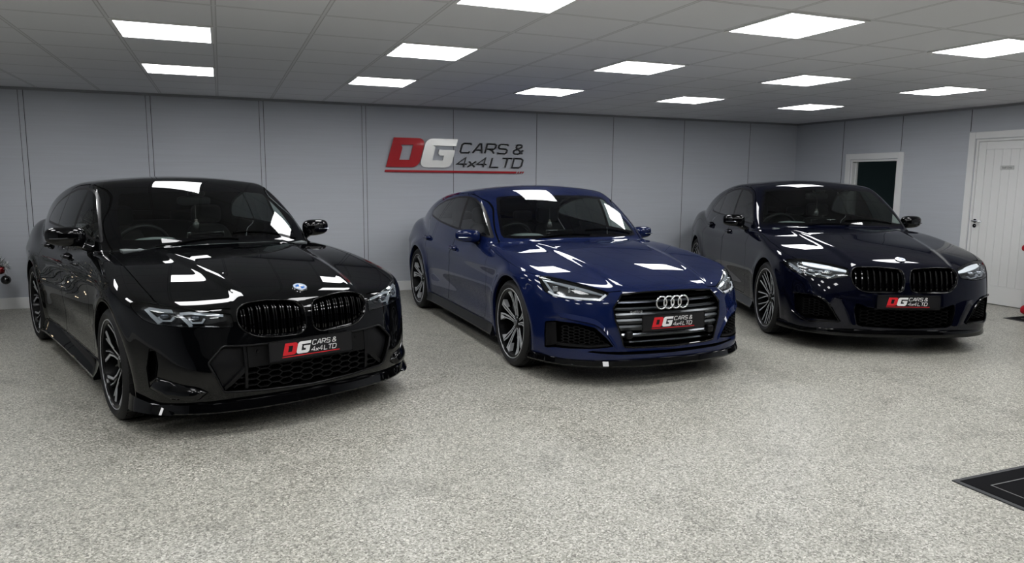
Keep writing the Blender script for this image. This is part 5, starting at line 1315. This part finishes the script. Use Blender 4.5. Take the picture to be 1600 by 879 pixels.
o=g.obj('branch_tips',[MATS['branch_wire'],MATS['pine_needle'],MATS['frosted_needle']],tree,smooth=False,fixn=False);tag(o,kind='stuff')
for k in range(24):
    p=tips[rng.randrange(len(tips)//8,len(tips)-10)]
    if p[0]<-.1 and rng.random()<.6: p=p*np.array([-1,1,1])
    r=rng.uniform(.03,.045);c=rng.choice([(BR,'dark red'),(BB,'black'),(BS,'silver')]);bauble((TX+p[0],TY+p[1],p[2]-r-.02),r,c[0],c[1]+' bauble on the tree, seen only as a reflection in the black car')
g=G()
for k in range(90):
    p=tips[rng.randrange(len(tips))]*rng.uniform(.75,1.0);g.box(p+np.array([0,0,rng.uniform(-.02,.05)]),(.008,.008,.008))
tag(g.obj('fairy_lights',mat('warm_led',(1,.8,.5),.5,emit=(1,.80,.55),es=3),tree,smooth=False),kind='stuff')
# ---------- festive figure at the right edge
SX,SYY=8.80,-.25
fg=empty('festive_figure',(SX,SYY,0),0,'festive standing figure in dark coat with red mitten and red boots at the right edge','decoration')
def skin(name,pts,edges,rad,m,parent,lv=2):
    me=bpy.data.meshes.new(name);me.from_pydata(pts,edges,[]);o=bpy.data.objects.new(name,me);COL.objects.link(o);o.parent=parent
    s=o.modifiers.new('s','SKIN');s.use_smooth_shade=True
    for i,r in enumerate(rad): me.skin_vertices[0].data[i].radius=(r,r)
    me.skin_vertices[0].data[0].use_root=True;b=o.modifiers.new('u','SUBSURF');b.levels=b.render_levels=lv;me.materials.append(m);return o
skin('body',[(0,0,.55),(0,0,.75),(0,0,.95),(0,0,1.05),(0,0,1.17),(0,.14,.98),(-.02,.20,.86),(-.04,.242,.785),(0,-.14,.98),(0,-.24,.84),(-.03,-.27,.72),(0,.09,.40),(0,.12,.20),(0,-.09,.40),(0,-.12,.20)],
 [(0,1),(1,2),(2,3),(3,4),(2,5),(5,6),(6,7),(2,8),(8,9),(9,10),(0,11),(11,12),(0,13),(13,14)],[.19,.20,.14,.07,.11,.075,.055,.045,.075,.055,.045,.09,.07,.09,.07],mat('figure_coat',(.015,.016,.018),.8),fg)
RD=mat('felt_red',(.42,.006,.02),.75)
for s_,dx in((1,0),(-1,0)):
    g=G();superell(g,(-.05,s_*.13,.055),(.13,.065,.055),(.8,.7),(20,12));superell(g,(0,s_*.12,.13),(.06,.06,.08),(.9,.7),(18,10));g.obj('boot',RD,fg,angle=180)
for (hx,hy,hz) in((-.05,.255,.742),(-.04,-.30,.67)):
    g=G();superell(g,(hx,hy,hz),(.028,.034,.035),(.8,.8),(18,12));superell(g,(hx-.022,hy-.02,hz-.0),(.013,.015,.024),(.9,.9),(12,8));g.obj('mitten',RD,fg,angle=180)
g=G();superell(g,(0,0,1.17),(.105,.105,.12),(1,1),(24,16),lambda a,b,c:(a-(.03*math.exp(-((b/.025)**2)-((c+.0)/.03)**2) if a<0 else 0),b,c));
hd=g.obj('head',mat('figure_skin',(.5,.3,.22),.7),fg,angle=180)
g=G();superell(g,(-.055,0,1.09),(.07,.10,.12),(1,.8),(22,14));g.obj('beard',mat('beard_white',(.75,.75,.74),.9),fg,angle=180)
g=G();
for y in(-.035,.035): superell(g,(-.095,y,1.19),(.012,.012,.012),(1,1),(10,8))
g.obj('eyes',M_DK,fg,angle=180)
g=G();g.lathe([(.125,1.22),(.118,1.27),(.09,1.36),(.05,1.46),(.01,1.54),(0,1.545)],axis=2,n=24);g.obj('hat',RD,fg)
# ---------- camera, world
cam=bpy.data.cameras.new('camera');co=bpy.data.objects.new('camera',cam);COL.objects.link(co);bpy.context.scene.camera=co
cam.sensor_width=36;cam.lens=CAM['f']/1600*36;cam.clip_start=.05
y_,p_,r_=CAM['yaw'],CAM['pitch'],CAM['roll']
f=np.array([math.sin(y_)*math.cos(p_),math.cos(y_)*math.cos(p_),math.sin(p_)]);r=np.array([math.cos(y_),-math.sin(y_),0]);u=np.cross(r,f)
r2=r*math.cos(r_)+u*math.sin(r_);u2=-r*math.sin(r_)+u*math.cos(r_)
co.matrix_world=Matrix(((r2[0],u2[0],-f[0],CAM['loc'][0]),(r2[1],u2[1],-f[1],CAM['loc'][1]),(r2[2],u2[2],-f[2],CAM['loc'][2]),(0,0,0,1)))
w=bpy.data.worlds.new('world');bpy.context.scene.world=w;w.use_nodes=True;w.node_tree.nodes['Background'].inputs[0].default_value=(.02,.022,.025,1)
sc=bpy.context.scene;sc.view_settings.view_transform='Standard';sc.view_settings.look='None';sc.view_settings.exposure=0
sc.cycles.use_denoising=True;sc.cycles.max_bounces=10;sc.cycles.transparent_max_bounces=16

vs=sc.view_settings;vs.use_curve_mapping=True;cm=vs.curve_mapping;cv=cm.curves[3]
for p in((.008,.0062),(.03,.027),(.10,.10),(.30,.325),(.60,.66)): cv.points.new(*p)
cm.update()
